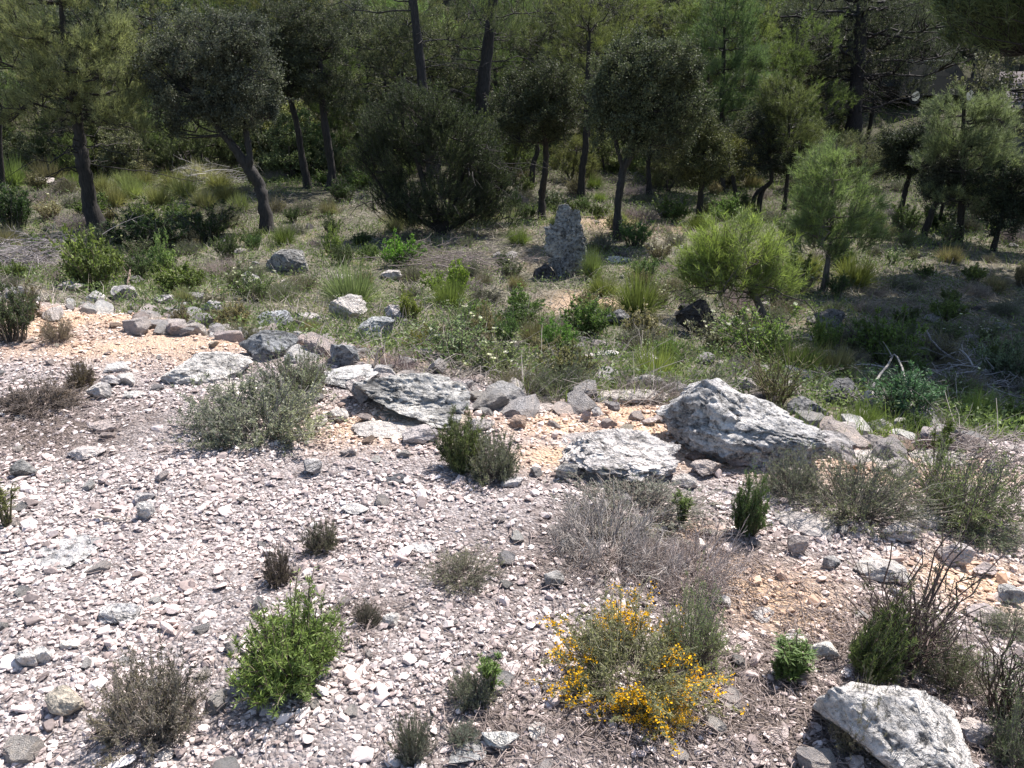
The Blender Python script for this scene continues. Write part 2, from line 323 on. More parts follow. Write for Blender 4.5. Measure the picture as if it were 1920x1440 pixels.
def rock_verts(seed, sub, cuts=12, cut=.72, rough=.07, big=.18):
    r = np.random.default_rng(seed); v, f = ICO[sub]; v = v.copy()
    v = v * (1 + big * vnoise(v * 1.4 + seed * 3.1, seed)[:, None])
    for _ in range(cuts):
        n = unit(r.normal(size=3)); d = cut * r.uniform(.8, 1.15); s = v @ n - d; m = s > 0; v[m] -= s[m, None] * n
    if rough:
        q = fbm(v * 2.6 + seed, 4, seed + 5, .55); v = v + v * (rough * q[:, None])
        if sub >= 4:      # karst furrows and pits
            rg = 1 - np.abs(fbm(v * 3.1 + 7.7, 3, seed + 9, .5)); v = v * (1 - rough * .9 * np.clip(rg - .82, 0, 1)[:, None] * 4)
            pit = fbm(v * 9 + 3.3, 3, seed + 2, .6); v = v * (1 + rough * .35 * pit[:, None])
    return v, f

# ------------------------------------------------------------------ object helpers
PLACED = []      # (root, kind phrase, world pos) waiting for a label
LAND = []        # (phrase, world pos)
def props(o, label, cat, group=None):
    if label: o['label'] = label
    o['category'] = cat
    if group: o['group'] = group
def link(name, me, parent=None, color=None):
    o = bpy.data.objects.new(name, me); COL.objects.link(o)
    if parent: o.parent = parent
    if color is not None: o.color = (*color, 1)
    return o
def jit(r, c, a=.12, b=.05):
    k = 1 + r.uniform(-a, a); return tuple(float(max(0, x * k * (1 + r.uniform(-b, b)))) for x in c)
RG = np.random.default_rng(77)

# ------------------------------------------------------------------ the ground sheet
def axis(lo, hi, fine_lo, fine_hi, step, ratio):
    a = list(np.arange(fine_lo, fine_hi, step)); s = step; x = a[-1]
    while x < hi: s *= ratio; x += s; a.append(x)
    s = step; x = a[0]; pre = []
    while x > lo: s *= ratio; x -= s; pre.append(x)
    return np.array(pre[::-1] + a)
gx = axis(-260, 260, -4.5, 4.5, .035, 1.045); gy = axis(-40, 420, .9, 9, .035, 1.03)
X, Y = np.meshgrid(gx, gy); Z = height(X, Y)
mb = MB(); nx, ny = len(gx), len(gy); idx = np.arange(nx * ny).reshape(ny, nx)
mb.add(np.stack([X, Y, Z], -1), np.stack([idx[:-1, :-1], idx[:-1, 1:], idx[1:, 1:], idx[1:, :-1]], -1).reshape(-1, 4))
xf, yf = X.ravel(), Y.ravel()
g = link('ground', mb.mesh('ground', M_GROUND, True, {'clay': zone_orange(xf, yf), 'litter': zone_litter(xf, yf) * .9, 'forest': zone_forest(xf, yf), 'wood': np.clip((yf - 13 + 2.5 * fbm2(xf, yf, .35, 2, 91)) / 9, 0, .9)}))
g['kind'] = 'structure'; g['label'] = 'stony slope of pale gravel dropping to a scrubby forest floor'
# ------------------------------------------------------------------ gravel: uncountable small stones
def scatter_stones(r, x, y, size, sub, nvar=14, seed0=100, sink=.3):
    n = len(x); mb = MB(); var = r.integers(0, nvar, n); z = height(x, y)
    for k in range(nvar):
        m = np.where(var == k)[0]
        if not len(m): continue
        v, f = rock_verts(seed0 + k, sub, 11, .6, 0, .35); c = len(m)
        sc = size[m, None] * np.stack([r.uniform(.8, 1.35, c), r.uniform(.65, 1.0, c), r.uniform(.3, .6, c)], -1) * .5
        a = r.uniform(0, 2*pi, c); tx, ty = r.normal(0, .3, c), r.normal(0, .3, c)
        q = v[None] * sc[:, None]
        y1 = q[..., 1] * np.cos(tx)[:, None] - q[..., 2] * np.sin(tx)[:, None]; z1 = q[..., 1] * np.sin(tx)[:, None] + q[..., 2] * np.cos(tx)[:, None]
        x1 = q[..., 0] * np.cos(ty)[:, None] + z1 * np.sin(ty)[:, None]; z2 = -q[..., 0] * np.sin(ty)[:, None] + z1 * np.cos(ty)[:, None]
        xx = x1 * np.cos(a)[:, None] - y1 * np.sin(a)[:, None] + x[m, None]; yy = x1 * np.sin(a)[:, None] + y1 * np.cos(a)[:, None] + y[m, None]
        zz = z2 + (z[m] + sc[:, 2] * (1 - sink))[:, None]
        mb.add(np.stack([xx, yy, zz], -1), (f[None] + (np.arange(c) * len(v))[:, None, None]).reshape(-1, 3))
    return mb
def in_view(x, y, m=.12):
    z = CAMZ - 0; d = y * cp + (CAMZ + .1) * sp_; return (np.abs(x) / np.maximum(d, .1) < (960 / FPX) * (1 + m) + .05)
r = np.random.default_rng(5)
def cand(n, y0, y1):
    y = y0 + (y1 - y0) * r.uniform(0, 1, n); x = r.uniform(-1, 1, n) * (.78 * y + .75); return x, y
for nm, n, y0, y1, smin, smax, sub in (('near', 34000, 1.0, 2.6, .008, .034, 1), ('mid', 36000, 2.6, 4.2, .010, .037, 1), ('far', 40000, 4.2, 7.4, .014, .043, 0), ('big', 2600, 1.0, 7.0, .04, .07, 2), ('fines', 42000, 1.0, 3.4, .0045, .011, 0)):
    x, y = cand(n, y0, y1); s = edge_s(x, y)
    keep = (r.uniform(0, 1, n) > np.clip((s - .05) / .5, 0, 1) * .985) & (r.uniform(0, 1, n) > zone_litter(x, y) * .6) & (r.uniform(0, 1, n) > zone_orange(x, y) * .35)
    keep &= r.uniform(0, 1, n) < .78 + .75 * fbm2(x, y, 2.2, 3, 31)
    x, y = x[keep], y[keep]; u = r.uniform(0, 1, len(x)); size = smin + (smax - smin) * u**1.9
    mb = scatter_stones(r, x, y, size, sub, 14, 100)
    V = np.concatenate(mb.v); cl = np.clip(zone_orange(V[:, 0], V[:, 1]) * 1.1 - .05, 0, 1)
    if nm == 'big': sm = False
    o = link('gravel', mb.mesh('gravel', M_GRAVEL, False, {'clay': cl})); o['kind'] = 'stuff'
    o['label'] = dict(near='crushed pinkish white gravel of the near slope', mid='crushed gravel of the middle slope', far='crushed gravel up to the slope rim', big='coarser chips mixed through the gravel', fines='fine grit between the near gravel')[nm]; o['category'] = 'gravel'

# ------------------------------------------------------------------ plants: prototypes
PR = {}
def proto(key, parts): PR.setdefault(key, []).append(parts)     # parts: list of (part name, mesh, colour key)
for k in range(3):
    st, lf, tips = bush(10 + k, .17, .17, 190, 6, .0009, .008, .0026, 13, .3, 1.0, .35, .32, .35, .4)
    proto('thyme', [('stems', st.mesh('thyme_stems', M_TWIG), 's'), ('foliage', lf.mesh('thyme_leaves', M_LEAF), 'l')])
for k in range(3):
    st, lf, tips = bush(20 + k, .14, .19, 170, 3, .0015, .016, .0024, 24, .7, .92, .35, .3, .10, .45, .05)
    proto('rosemary', [('stems', st.mesh('rosemary_stems', M_TWIG), 's'), ('foliage', lf.mesh('rosemary_leaves', M_LEAF), 'l')])
for k in range(2):
    st, lf, tips = bush(30 + k, .06, .22, 9, 2, .0016, .015, .0024, 60, 1., .4, .2, .25, .1, .45, .04)
    proto('sprig', [('stems', st.mesh('sprig_stems', M_TWIG), 's'), ('foliage', lf.mesh('sprig_leaves', M_LEAF), 'l')])
for k in range(2):   # upright dark broom with bare stems
    st, lf, tips = bush(40 + k, .22, .42, 44, 4, .0019, .012, .003, 7, .4, .62, .15, .35, .3, .6, .08)
    proto('broom', [('stems', st.mesh('broom_stems', M_TWIG), 's'), ('foliage', lf.mesh('broom_leaves', M_LEAF), 'l')])
for k in range(3):   # soft wispy grey green shrub
    st, lf, tips = bush(50 + k, .28, .30, 190, 6, .0012, .013, .0024, 9, .45, .95, .3, .35, .3, .6, .08)
    proto('wispy', [('stems', st.mesh('wispy_stems', M_TWIG), 's'), ('foliage', lf.mesh('wispy_leaves', M_LEAF), 'l')])
for k in range(2):   # dead bush
    st, lf, tips = bush(60 + k, .34, .24, 170, 9, .0015, .01, .003, 0, .1, .97, .5, .5, .3, .5, .2)
    proto('dead', [('stems', st.mesh('dead_stems', M_TWIG), 's')])
for k in range(4):   # broad leaved midground shrub
    st, lf, tips = bush(70 + k, .32, .42, 46, 5, .003, .030, .013, 16, .6, .8, .3, .38, .2, .35, .08)
    proto('leafy', [('stems', st.mesh('leafy_stems', M_TWIG), 's'), ('foliage', lf.mesh('leafy_leaves', M_LEAF), 'l')])
for k in range(3):   # tall rosemary style midground shrub
    st, lf, tips = bush(80 + k, .30, .45, 60, 4, .003, .030, .006, 22, .9, .7, .35, .3, .15, .5, .06)
    proto('upright', [('stems', st.mesh('upright_stems', M_TWIG), 's'), ('foliage', lf.mesh('upright_leaves', M_LEAF), 'l')])
for k in range(2):   # rockrose with white flowers
    st, lf, tips = bush(90 + k, .30, .42, 50, 4, .0025, .024, .010, 10, .8, .75, .3, .35, .2, .4, .08)
    rr = np.random.default_rng(90 + k); sel = tips[(tips[:, 2] > .22)]; sel = sel[rr.uniform(0, 1, len(sel)) < .06]; fl = MB()
    for q in range(5): leaves(fl, sel + np.array([0, 0, .004]), rnd_dir(rr, len(sel)) * [1, 1, .35] + [0, 0, .25], .022, .02, rr)
    proto('rockrose', [('stems', st.mesh('rockrose_stems', M_TWIG), 's'), ('foliage', lf.mesh('rockrose_leaves', M_LEAF), 'l'), ('flowers', fl.mesh('rockrose_flowers', M_PETAL), 'w')])
for k in range(4):
    proto('tussock', [('blades', tussock(110 + k, .32, .42, 900, .005, .7).mesh('tussock_blades', M_LEAF), 'l')])
for k in range(2):   # yellow flowered gorse
    st, lf, tips = bush(120 + k, .30, .22, 170, 8, .0013, .011, .0034, 9, .3, .97, .3, .42, .2, .45, .12)
    rr = np.random.default_rng(120 + k); m = fbm(tips * 9, 2, 4); sel = tips[(tips[:, 2] > .03) & (tips[:, 2] < .13) & (m > -.2)]; sel = sel[rr.uniform(0, 1, len(sel)) < .7]; fl = MB()
    for q in range(7): leaves(fl, sel + rr.normal(0, .007, sel.shape), rnd_dir(rr, len(sel)) + [0, 0, .4], .008, .006, rr)
    proto('gorse', [('stems', st.mesh('gorse_stems', M_TWIG), 's'), ('foliage', lf.mesh('gorse_spines', M_LEAF), 'l'), ('flowers', fl.mesh('gorse_flowers', M_PETAL), 'y')])
def _nat(kind):
    V = []
    for nm, me, ck in PR[kind][0]:
        a = np.zeros(len(me.vertices) * 3, np.float32); me.vertices.foreach_get('co', a); V.append(a.reshape(-1, 3))
    V = np.concatenate(V); return (2 * float(np.percentile(np.hypot(V[:, 0], V[:, 1]), 96)), float(np.percentile(V[:, 2], 98)))
NAT = {k: _nat(k) for k in PR}
_OLD = dict(thyme=(.34, .17), rosemary=(.26, .24), sprig=(.1, .24), broom=(.4, .42), wispy=(.56, .32), dead=(.68, .24), leafy=(.64, .42), upright=(.6, .45), rockrose=(.6, .42), tussock=(.6, .38), gorse=(.6, .22))
FULL = dict(thyme='thyme_bush', rosemary='rosemary_bush', sprig='rosemary_sprig', broom='broom_bush', wispy='wispy_shrub', dead='dead_bush', leafy='leafy_shrub', upright='upright_shrub', rockrose='rockrose_bush', tussock='grass_tussock', gorse='gorse_bush')
CATS = dict(thyme='bush', rosemary='bush', sprig='plant', broom='bush', wispy='shrub', dead='dead bush', leafy='shrub', upright='shrub', rockrose='bush', tussock='grass tuft', gorse='bush')
GRP = dict(thyme='low thyme bushes on the slope', wispy='wispy grey green shrubs', leafy='leafy shrubs on the forest floor', upright='upright shrubs on the forest floor', rockrose='rockrose bushes below the slope', tussock='grass tussocks on the forest floor', rosemary='rosemary plants', sprig='single rosemary sprigs', broom='broom bushes', dead='dead bushes', gorse=None)
C_S = dict(thyme=(.16, .13, .12), rosemary=(.12, .10, .07), sprig=(.14, .11, .07), broom=(.10, .075, .06), wispy=(.17, .145, .12), dead=(.27, .225, .205), leafy=(.11, .09, .07), upright=(.12, .10, .08), rockrose=(.14, .11, .09), gorse=(.20, .18, .12))
C_L = dict(thyme=(.19, .195, .155), rosemary=(.12, .20, .045), sprig=(.12, .18, .05), broom=(.13, .13, .08), wispy=(.17, .20, .13), dead=(.3, .25, .2), leafy=(.12, .17, .055), upright=(.09, .14, .05), rockrose=(.14, .18, .085), tussock=(.18, .22, .075), gorse=(.20, .21, .085))
EXTRA = dict(w=(.66, .65, .6), y=(.85, .48, .02))
def plant(kind, pos, w_, h_, label=None, leaf=None, stem=None, land=None, desc=None, var=None, rot=None, group='auto', tilt=None):
    pr = PR[kind]; v = (int(RG.integers(0, len(pr))) if var is None else var % len(pr)); nw, nh = NAT[kind]
    o = bpy.data.objects.new(FULL[kind], None); COL.objects.link(o); o.empty_display_size = .1
    o.location = pos; o.scale = (w_ / nw, w_ / nw, h_ / nh); o.rotation_euler = (tilt[0] if tilt else 0, tilt[1] if tilt else 0, RG.uniform(0, 6.28) if rot is None else rot)
    lc = jit(RG, leaf or C_L[kind], .15, .08); sc = jit(RG, stem or C_S.get(kind, (.2, .2, .1)), .15)
    for nm, me, ck in pr[v]: link(nm, me, o, lc if ck == 'l' else sc if ck == 's' else EXTRA[ck])
    props(o, label, CATS[kind], GRP[kind] if group == 'auto' else group)
    if land: LAND.append((land, np.array(pos)))
    if label is None: PLACED.append((o, desc or 'plant', np.array(pos)))
    return o
def pp(kind, px, py, wpx, hpx, label=None, **kw):
    """plant whose foot is on the ground at pixel px, py and which spans wpx by hpx pixels"""
    p = P(px, py); k = depth(p) / FPX; v = (py - 720 - hpx * .5) / FPX; el = radians(PITCH) + math.atan(v)
    h = max(hpx * k - .45 * wpx * k * sin(el), .45 * hpx * k) / max(cos(el), .3)
    return plant(kind, p, wpx * k, h, label, **kw)

# near plants, each where the photograph has it
pp('rosemary', 545, 1275, 200, 165, 'bright green rosemary bush alone in the open gravel', leaf=(.21, .28, .09), land='the bright rosemary', var=0)
pp('thyme', 285, 1370, 215, 165, 'dark brownish grey thyme bush low in the pale gravel', leaf=(.215, .205, .18), stem=(.18, .155, .145), land='the brownish thyme', var=1)
pp('thyme', 605, 1030, 66, 66, 'little grey thyme tuft above the bright rosemary, upper of a pair', leaf=(.16, .16, .13))
pp('thyme', 522, 1090, 62, 75, 'little brown thyme tuft between the bright rosemary and a grey tuft', leaf=(.13, .11, .09))
pp('wispy', 872, 1085, 145, 78, 'flat spreading grey green cushion shrub in mid gravel', leaf=(.19, .22, .15), land='the flat grey cushion', var=1)
pp('gorse', 1180, 1275, 330, 160, 'gorse bush with many yellow flowers on its spiny branches', land='the yellow gorse', var=0, leaf=(.23, .22, .10))
pp('gorse', 1235, 1345, 130, 70, 'drooping yellow flowered gorse branch tuft below the main gorse', var=1, leaf=(.24, .24, .07))
pp('wispy', 1300, 1235, 150, 150, 'grey green spiny shrub growing against the yellow gorse', leaf=(.24, .27, .15), var=2)
pp('dead', 1140, 1045, 300, 140, 'big pinkish grey dead bush of tangled twigs behind the yellow gorse', land='the dead bush', var=0, stem=(.37, .31, .29))
pp('dead', 1290, 1090, 240, 130, 'tangled dry twig mat joining the dead bush beside the green sprig', var=1, stem=(.34, .285, .265))
pp('wispy', 1190, 965, 300, 95, 'low feathery grey shrub behind the dead bush under the domed boulder', leaf=(.2, .22, .17), var=0)
pp('thyme', 480, 810, 270, 140, 'large round grey thyme bush on top of the gravel slope', leaf=(.29, .28, .25), stem=(.23, .205, .19), land='the large grey thyme', var=2)
pp('thyme', 560, 740, 130, 95, 'smaller grey thyme bush growing against the large grey thyme', leaf=(.21, .21, .17), var=0)
pp('rosemary', 868, 880, 85, 105, 'small green rosemary sharing its spot with a grey thyme', leaf=(.15, .18, .08), var=1)
pp('thyme', 925, 895, 110, 95, 'grey thyme leaning on a small green rosemary in mid slope', leaf=(.18, .17, .13), land='the paired thyme', var=1)
pp('sprig', 922, 1300, 50, 78, 'single green rosemary sprout beside a grey thyme near the gravel front', land='the green sprout', leaf=(.13, .20, .06))
pp('thyme', 885, 1315, 85, 75, 'grey thyme cushion beside a single green sprout', leaf=(.2, .21, .18))
pp('thyme', 775, 1420, 82, 90, 'grey green thyme cut by the bottom of the photo', leaf=(.18, .19, .15))
pp('thyme', 870, 1390, 66, 45, 'tiny silver blue cushion plant beyond white rocks', leaf=(.26, .29, .27))
pp('sprig', 1488, 1270, 80, 80, 'small bushy rosemary sprout with a dark shadow', leaf=(.13, .19, .065), var=0)
pp('rosemary', 1475, 1268, 62, 62, 'dense little rosemary around the bushy sprout', leaf=(.13, .18, .065), var=2)
pp('rosemary', 1625, 1265, 100, 140, 'rosemary bush leaning over the big slab boulder', leaf=(.14, .18, .075), var=0, land='the leaning rosemary', tilt=(-.15, .15))
pp('broom', 1690, 1235, 230, 255, 'tall dark broom with bare upright stems', land='the tall dark broom', var=0, stem=(.085, .06, .055), leaf=(.15, .15, .10))
pp('wispy', 1605, 1400, 130, 130, 'grey green shrub growing at the foot of the slab boulder', leaf=(.18, .20, .13))
pp('wispy', 1780, 1280, 140, 115, 'grey green shrub behind the slab boulder', leaf=(.16, .20, .12))
pp('broom', 1880, 1345, 190, 210, 'dense grey green broom beside the slab boulder at the photo edge', leaf=(.15, .17, .11), var=1)
pp('wispy', 1905, 1430, 130, 130, 'grey green shrub in the bottom corner of the photo', leaf=(.17, .20, .13))
pp('wispy', 1600, 960, 270, 150, 'wispy grey shrub below the wedge boulder', leaf=(.2, .21, .15), land='the wispy grey shrub')
pp('wispy', 1800, 965, 250, 160, 'feathery green shrub on the far slope rim', leaf=(.18, .24, .12), land='the feathery green shrub')
pp('sprig', 1750, 895, 40, 95, 'dark green rosemary sprig rising from the feathery green shrub', leaf=(.12, .18, .05))
pp('rosemary', 1400, 1000, 66, 110, 'tall green rosemary sprig between the dead bush and wedge boulder', leaf=(.14, .18, .075), land='the tall sprig')
pp('sprig', 1278, 985, 40, 65, 'short bright green sprig among the dead twigs', leaf=(.16, .21, .08))
pp('upright', 20, 640, 110, 130, 'dark upright bush on the rim beside the orange clay', leaf=(.09, .11, .06), land='the dark rim bush')
pp('upright', 55, 600, 60, 70, 'brownish bush behind the dark rim bush', leaf=(.12, .11, .06))
pp('sprig', 18, 985, 55, 75, 'small olive green sprout at the photo edge in gravel', leaf=(.17, .18, .07))
pp('wispy', 108, 640, 70, 55, 'sparse dry plant on the orange clay bank', leaf=(.28, .25, .2))
pp('thyme', 155, 725, 55, 50, 'sparse brown twig plant among the upper gravel', leaf=(.16, .14, .09))
pp('thyme', 690, 1165, 60, 45, 'faint brown thyme tuft beside the bright rosemary', leaf=(.15, .13, .11))
pp('thyme', 70, 760, 190, 60, 'low straggly brown mat plant on upper gravel', leaf=(.14, .12, .10))
pp('wispy', 1850, 1010, 150, 70, 'short grey shrub under the feathery green shrub', leaf=(.2, .22, .16))
pp('wispy', 1480, 930, 130, 100, 'thin grey twiggy shrub before the wedge boulder tail', leaf=(.18, .2, .14))
pp('wispy', 1890, 1180, 110, 60, 'small grey shrub beside a pale block', leaf=(.17, .2, .14))
# just below the rim and on the forest floor
pp('leafy', 180, 545, 130, 130, 'light green leafy shrub beside the heap of dead branches', land='the light green shrub', leaf=(.15, .20, .07))
pp('leafy', 305, 520, 60, 80, 'pale green shrub with one upright shoot before the dark bushes', leaf=(.24, .29, .13))
pp('leafy', 340, 545, 110, 65, 'green shrub beside the upright pale shoot', leaf=(.15, .2, .06))
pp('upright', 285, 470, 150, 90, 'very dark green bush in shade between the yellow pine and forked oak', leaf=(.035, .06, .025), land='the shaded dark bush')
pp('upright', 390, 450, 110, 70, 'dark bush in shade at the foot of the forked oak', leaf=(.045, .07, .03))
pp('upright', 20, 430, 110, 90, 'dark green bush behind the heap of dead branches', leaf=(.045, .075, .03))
pp('leafy', 750, 500, 80, 62, 'bright green leafy shrub before the great juniper', leaf=(.14, .24, .05), land='the bright leafy shrub')
pp('leafy', 845, 560, 90, 75, 'yellow green leafy shrub in the middle of the flat', leaf=(.19, .27, .06))
pp('leafy', 770, 600, 55, 60, 'small yellow green shrub above the rim rocks', leaf=(.20, .25, .07))
pp('leafy', 625, 480, 40, 58, 'thin yellow green shoot beside the shade of the forked oak', leaf=(.22, .27, .09))
pp('tussock', 660, 570, 150, 90, 'grey green grass tussock behind the rim rocks', leaf=(.20, .23, .11))
pp('tussock', 1195, 590, 130, 95, 'green grass tussock below the standing boulder', leaf=(.17, .23, .07), land='the green tussock')
pp('tussock', 1110, 520, 60, 60, 'grass tuft leaning on the standing boulder', leaf=(.17, .22, .09))
pp('upright', 1045, 660, 75, 75, 'bright green broom like clump in the flat', leaf=(.13, .24, .05))
pp('upright', 1255, 690, 70, 70, 'green clump beside flat rim rocks', leaf=(.13, .2, .05))
pp('upright', 945, 655, 60, 75, 'dark green upright clump among white flowers', leaf=(.10, .17, .06))
pp('rockrose', 860, 680, 150, 110, 'pale flowered rockrose behind the sloping grey slab', leaf=(.2, .24, .14), land='the pale rockrose')
pp('rockrose', 930, 705, 140, 90, 'grey green rockrose beside the pale rockrose', leaf=(.18, .22, .11))
pp('upright', 785, 665, 60, 60, 'yellowish twiggy plant at the rim', leaf=(.22, .22, .07))
pp('wispy', 1050, 745, 130, 80, 'grey feathery shrub at the rim by flat rocks', leaf=(.17, .19, .12))
pp('wispy', 975, 730, 110, 60, 'low olive shrub on the rim edge', leaf=(.17, .17, .08))
pp('rockrose', 1345, 660, 110, 90, 'white flowered rockrose beside the black pyramid rock', leaf=(.19, .22, .15), land='the white rockrose')
pp('rockrose', 1420, 680, 150, 130, 'green rockrose behind the wedge boulder', leaf=(.15, .2, .06))
pp('broom', 1455, 760, 130, 130, 'olive broom rising behind the wedge boulder', leaf=(.17, .2, .06), stem=(.16, .12, .07), land='the olive broom')
pp('leafy', 1545, 660, 60, 70, 'green leafy shrub near the tilted rock', leaf=(.16, .22, .07))
pp('leafy', 1655, 680, 130, 100, 'green leafy shrub at the edge of the deep shade', leaf=(.14, .2, .06), land='the shade edge shrub')
pp('upright', 1690, 780, 130, 110, 'blue green spurge shrub beside the pale cube rock', leaf=(.10, .2, .11), land='the blue green shrub')
pp('upright', 1690, 700, 110, 80, 'dark green rosemary like shrub near dead sticks', leaf=(.11, .17, .05))
pp('tussock', 1600, 535, 110, 70, 'yellow green tussock near the young pine', leaf=(.2, .23, .08))
pp('tussock', 1510, 520, 110, 60, 'olive tussock between the bright pine and young pine', leaf=(.17, .19, .07))
pp('tussock', 1830, 790, 110, 80, 'green tussock among dead sticks by the shade', leaf=(.16, .2, .07))
pp('leafy', 1880, 720, 110, 100, 'pale leafed shrub at the shade edge', leaf=(.18, .2, .14))
pp('upright', 1480, 450, 60, 50, 'olive shrub behind the bright pine', leaf=(.12, .15, .06))
for k, (px, py, wp, hp) in enumerate([(215, 388, 70, 50), (250, 372, 80, 45), (235, 350, 70, 35), (300, 385, 75, 45), (345, 372, 85, 48), (385, 392, 70, 42), (330, 350, 80, 34), (425, 375, 80, 38), (410, 352, 75, 32), (270, 345, 70, 30), (450, 395, 60, 36), (190, 360, 60, 36)]):
    pp('tussock', px, py, wp, hp, None, desc='yellow green grass tussock', leaf=(.215, .22, .105))
pp('tussock', 25, 350, 90, 60, 'grass tussock beyond the dark bush', leaf=(.2, .23, .1))
pp('tussock', 380, 345, 110, 45, 'bleached hummock of dry grass behind the tussocks', leaf=(.32, .30, .22))
pp('upright', 1190, 460, 70, 55, 'green broom tuft beside the curved oak', leaf=(.13, .22, .07))

# the rest of the scrub, spread over the flat
r = np.random.default_rng(9); taken = [q[2][:2] for q in PLACED] + [q[1][:2] for q in LAND]
used = [np.array(o.location)[:2] for o in COL.objects if o.type == 'EMPTY']
kinds = ['leafy', 'upright', 'rockrose', 'tussock', 'wispy', 'wispy', 'dead', 'leafy', 'thyme']
DSC = dict(leafy='leafy green shrub', upright='upright green shrub', rockrose='white flowered rockrose', tussock='grass tussock', wispy='wispy grey shrub', dead='dry twiggy bush', thyme='grey thyme')
RECTS = [(1255, 1365, 570, 670), (1000, 1120, 430, 575), (480, 600, 470, 540), (1120, 1210, 475, 515), (1520, 1680, 710, 800), (1530, 1600, 590, 640), (470, 570, 570, 650), (600, 760, 560, 680), (100, 260, 525, 590), (1110, 1180, 640, 700)]
cnt = 0
for _ in range(14000):
    if cnt >= 420: break
    px, py = r.uniform(-30, 1950), 255 + 560 * r.uniform(0, 1)**.9
    p = P(px, py); s = float(edge_s(p[0], p[1]))
    if s < .35 or p[1] > 34: continue
    if any(a < px < b and c < py < d for a, b, c, d in RECTS): continue
    if any(np.hypot(*(p[:2] - u)) < (.17 + .028 * p[1]) for u in used): continue
    k = kinds[int(r.integers(0, 9))]; used.append(p[:2]); cnt += 1
    sc = r.uniform(.5, 1.1) * (.7 if s < 2.5 else .95) * (1.5 if p[1] > 14 else 1) * (1.7 if k == 'thyme' else 1)
    nw, nh = NAT[k]; base = C_L[k]; dry = r.uniform(0, 1) < .3
    lf = tuple(np.array(base) * (r.uniform(.6, 1.15)) if not dry else np.array((.24, .22, .14)) * r.uniform(.7, 1.1))
    plant(k, p, nw * sc, nh * sc * r.uniform(.75, 1.05), None, leaf=lf, desc=('dry ' if dry and k != 'dead' else '') + DSC[k])

# ------------------------------------------------------------------ rocks
ROCKC = dict(grey=(.52, .49, .475), pale=(.72, .65, .61), white=(.80, .76, .72), dark=(.13, .12, .12), cream=(.68, .60, .49), pink=(.66, .56, .52), brown=(.46, .34, .27))
def rock(px, py, wpx, hpx, colr, label=None, dep=.8, sub=4, seed=None, name='rock', cat='rock', cuts=10, cut=.74, tilt=(0, 0), rotz=None, sink=.25, land=None, group=None, desc=None, rough=.07, hf=1.0, shape=None):
    """rock centred at pixel px, py, wpx wide, hpx high in the picture"""
    foot = P(px, py + hpx * .42); k = depth(foot) / FPX; wd = wpx * k
    el = radians(PITCH) + math.atan((py - 720) / FPX)
    ht = hf * max((hpx * k - dep * wd * sin(el) * .75) / cos(el), .22 * min(wd, hpx * k))
    seed = seed if seed is not None else int(px * 7 + py)
    v, f = rock_verts(seed, sub, cuts, cut, rough)
    v = v / np.abs(v).max(0); 
    if shape: v = shape(v)
    mb = MB(); mb.add(v * np.array([wd / 2, wd * dep / 2, ht / 2 * 1.3]), f)
    me = mb.mesh(name, M_FRESH if colr in ('white', 'pale', 'pink', 'cream', 'brown') else M_ROCK, sub >= 4)
    if sub >= 4:
        try: me.set_sharp_from_angle(angle=radians(42))
        except Exception: pass
    o = link(name, me, None, jit(RG, ROCKC[colr] if isinstance(colr, str) else colr, .08, .012))
    c = foot + np.array([0, wd * dep * .45, 0]); z = float(height(c[0], c[1]))
    o.location = (c[0], c[1], z + ht * (.5 - sink)); o.rotation_euler = (tilt[0], tilt[1], 0 if rotz is None else rotz)
    props(o, label, cat, group)
    if land: LAND.append((land, np.array(o.location)))
    if label is None: PLACED.append((o, desc or 'stone', np.array(o.location)))
    return o
def wedge(peak, back=.55, low=.35):
    # a ridge running down from a peak: peak = x of the summit in -1..1
    def f(v):
        v = v.copy(); x = v[:, 0]; t = np.where(x < peak, (x + 1) / (peak + 1), (1 - x) / (1 - peak)); t = np.clip(t, 0, 1)
        hgt = low + (1 - low) * t**.85; v[:, 2] = np.where(v[:, 2] > 0, v[:, 2] * hgt, v[:, 2]); v[:, 2] *= (1 - .25 * np.abs(v[:, 1]))
        return v
    return f
rock(1410, 800, 350, 200, (.60, .575, .56), 'big wedge shaped grey boulder with a sunlit crest on the rim', dep=.6, sub=5, seed=3, name='boulder', cat='boulder', cuts=7, cut=.8, rotz=-.38, shape=wedge(-.45, low=.05), land='the wedge boulder', rough=.13, hf=1.1, sink=.2)
rock(1180, 862, 260, 125, (.74, .69, .66), 'low domed grey boulder with a dark hollow in its face', dep=.75, sub=5, seed=14, name='boulder', cat='boulder', cuts=7, cut=.8, land='the domed boulder', rough=.12, sink=.2, rotz=.1)
rock(775, 740, 340, 130, (.56, .53, .51), 'long sloping grey rock slab with a cream lower edge', dep=.55, sub=5, seed=23, name='rock_slab', cat='boulder', cuts=8, cut=.6, rotz=-.45, tilt=(-.25, 0), land='the sloping slab', rough=.09, sink=.35)
rock(790, 790, 200, 45, 'cream', 'cream freshly broken ledge under the sloping grey slab', dep=.5, sub=4, seed=24, name='rock_ledge', rotz=-.3, sink=.45)
rock(1738, 1385, 330, 260, (.80, .745, .71), 'large pale slab boulder with black lichen near the leaning rosemary', dep=.85, sub=5, seed=31, name='boulder', cat='boulder', cuts=8, cut=.62, rotz=-.75, land='the slab boulder', rough=.07, sink=.35, hf=1.3, tilt=(0, .12))
rock(372, 688, 190, 80, (.74, .70, .66), 'broad flat pale rock behind the large grey thyme', dep=.8, sub=4, seed=33, name='flat_rock', land='the broad flat rock', sink=.2)
rock(490, 645, 120, 70, (.34, .345, .35), 'grey rock with brown broken face near the orange clay', dep=.7, sub=4, seed=35, land='the brown faced rock', sink=.2)
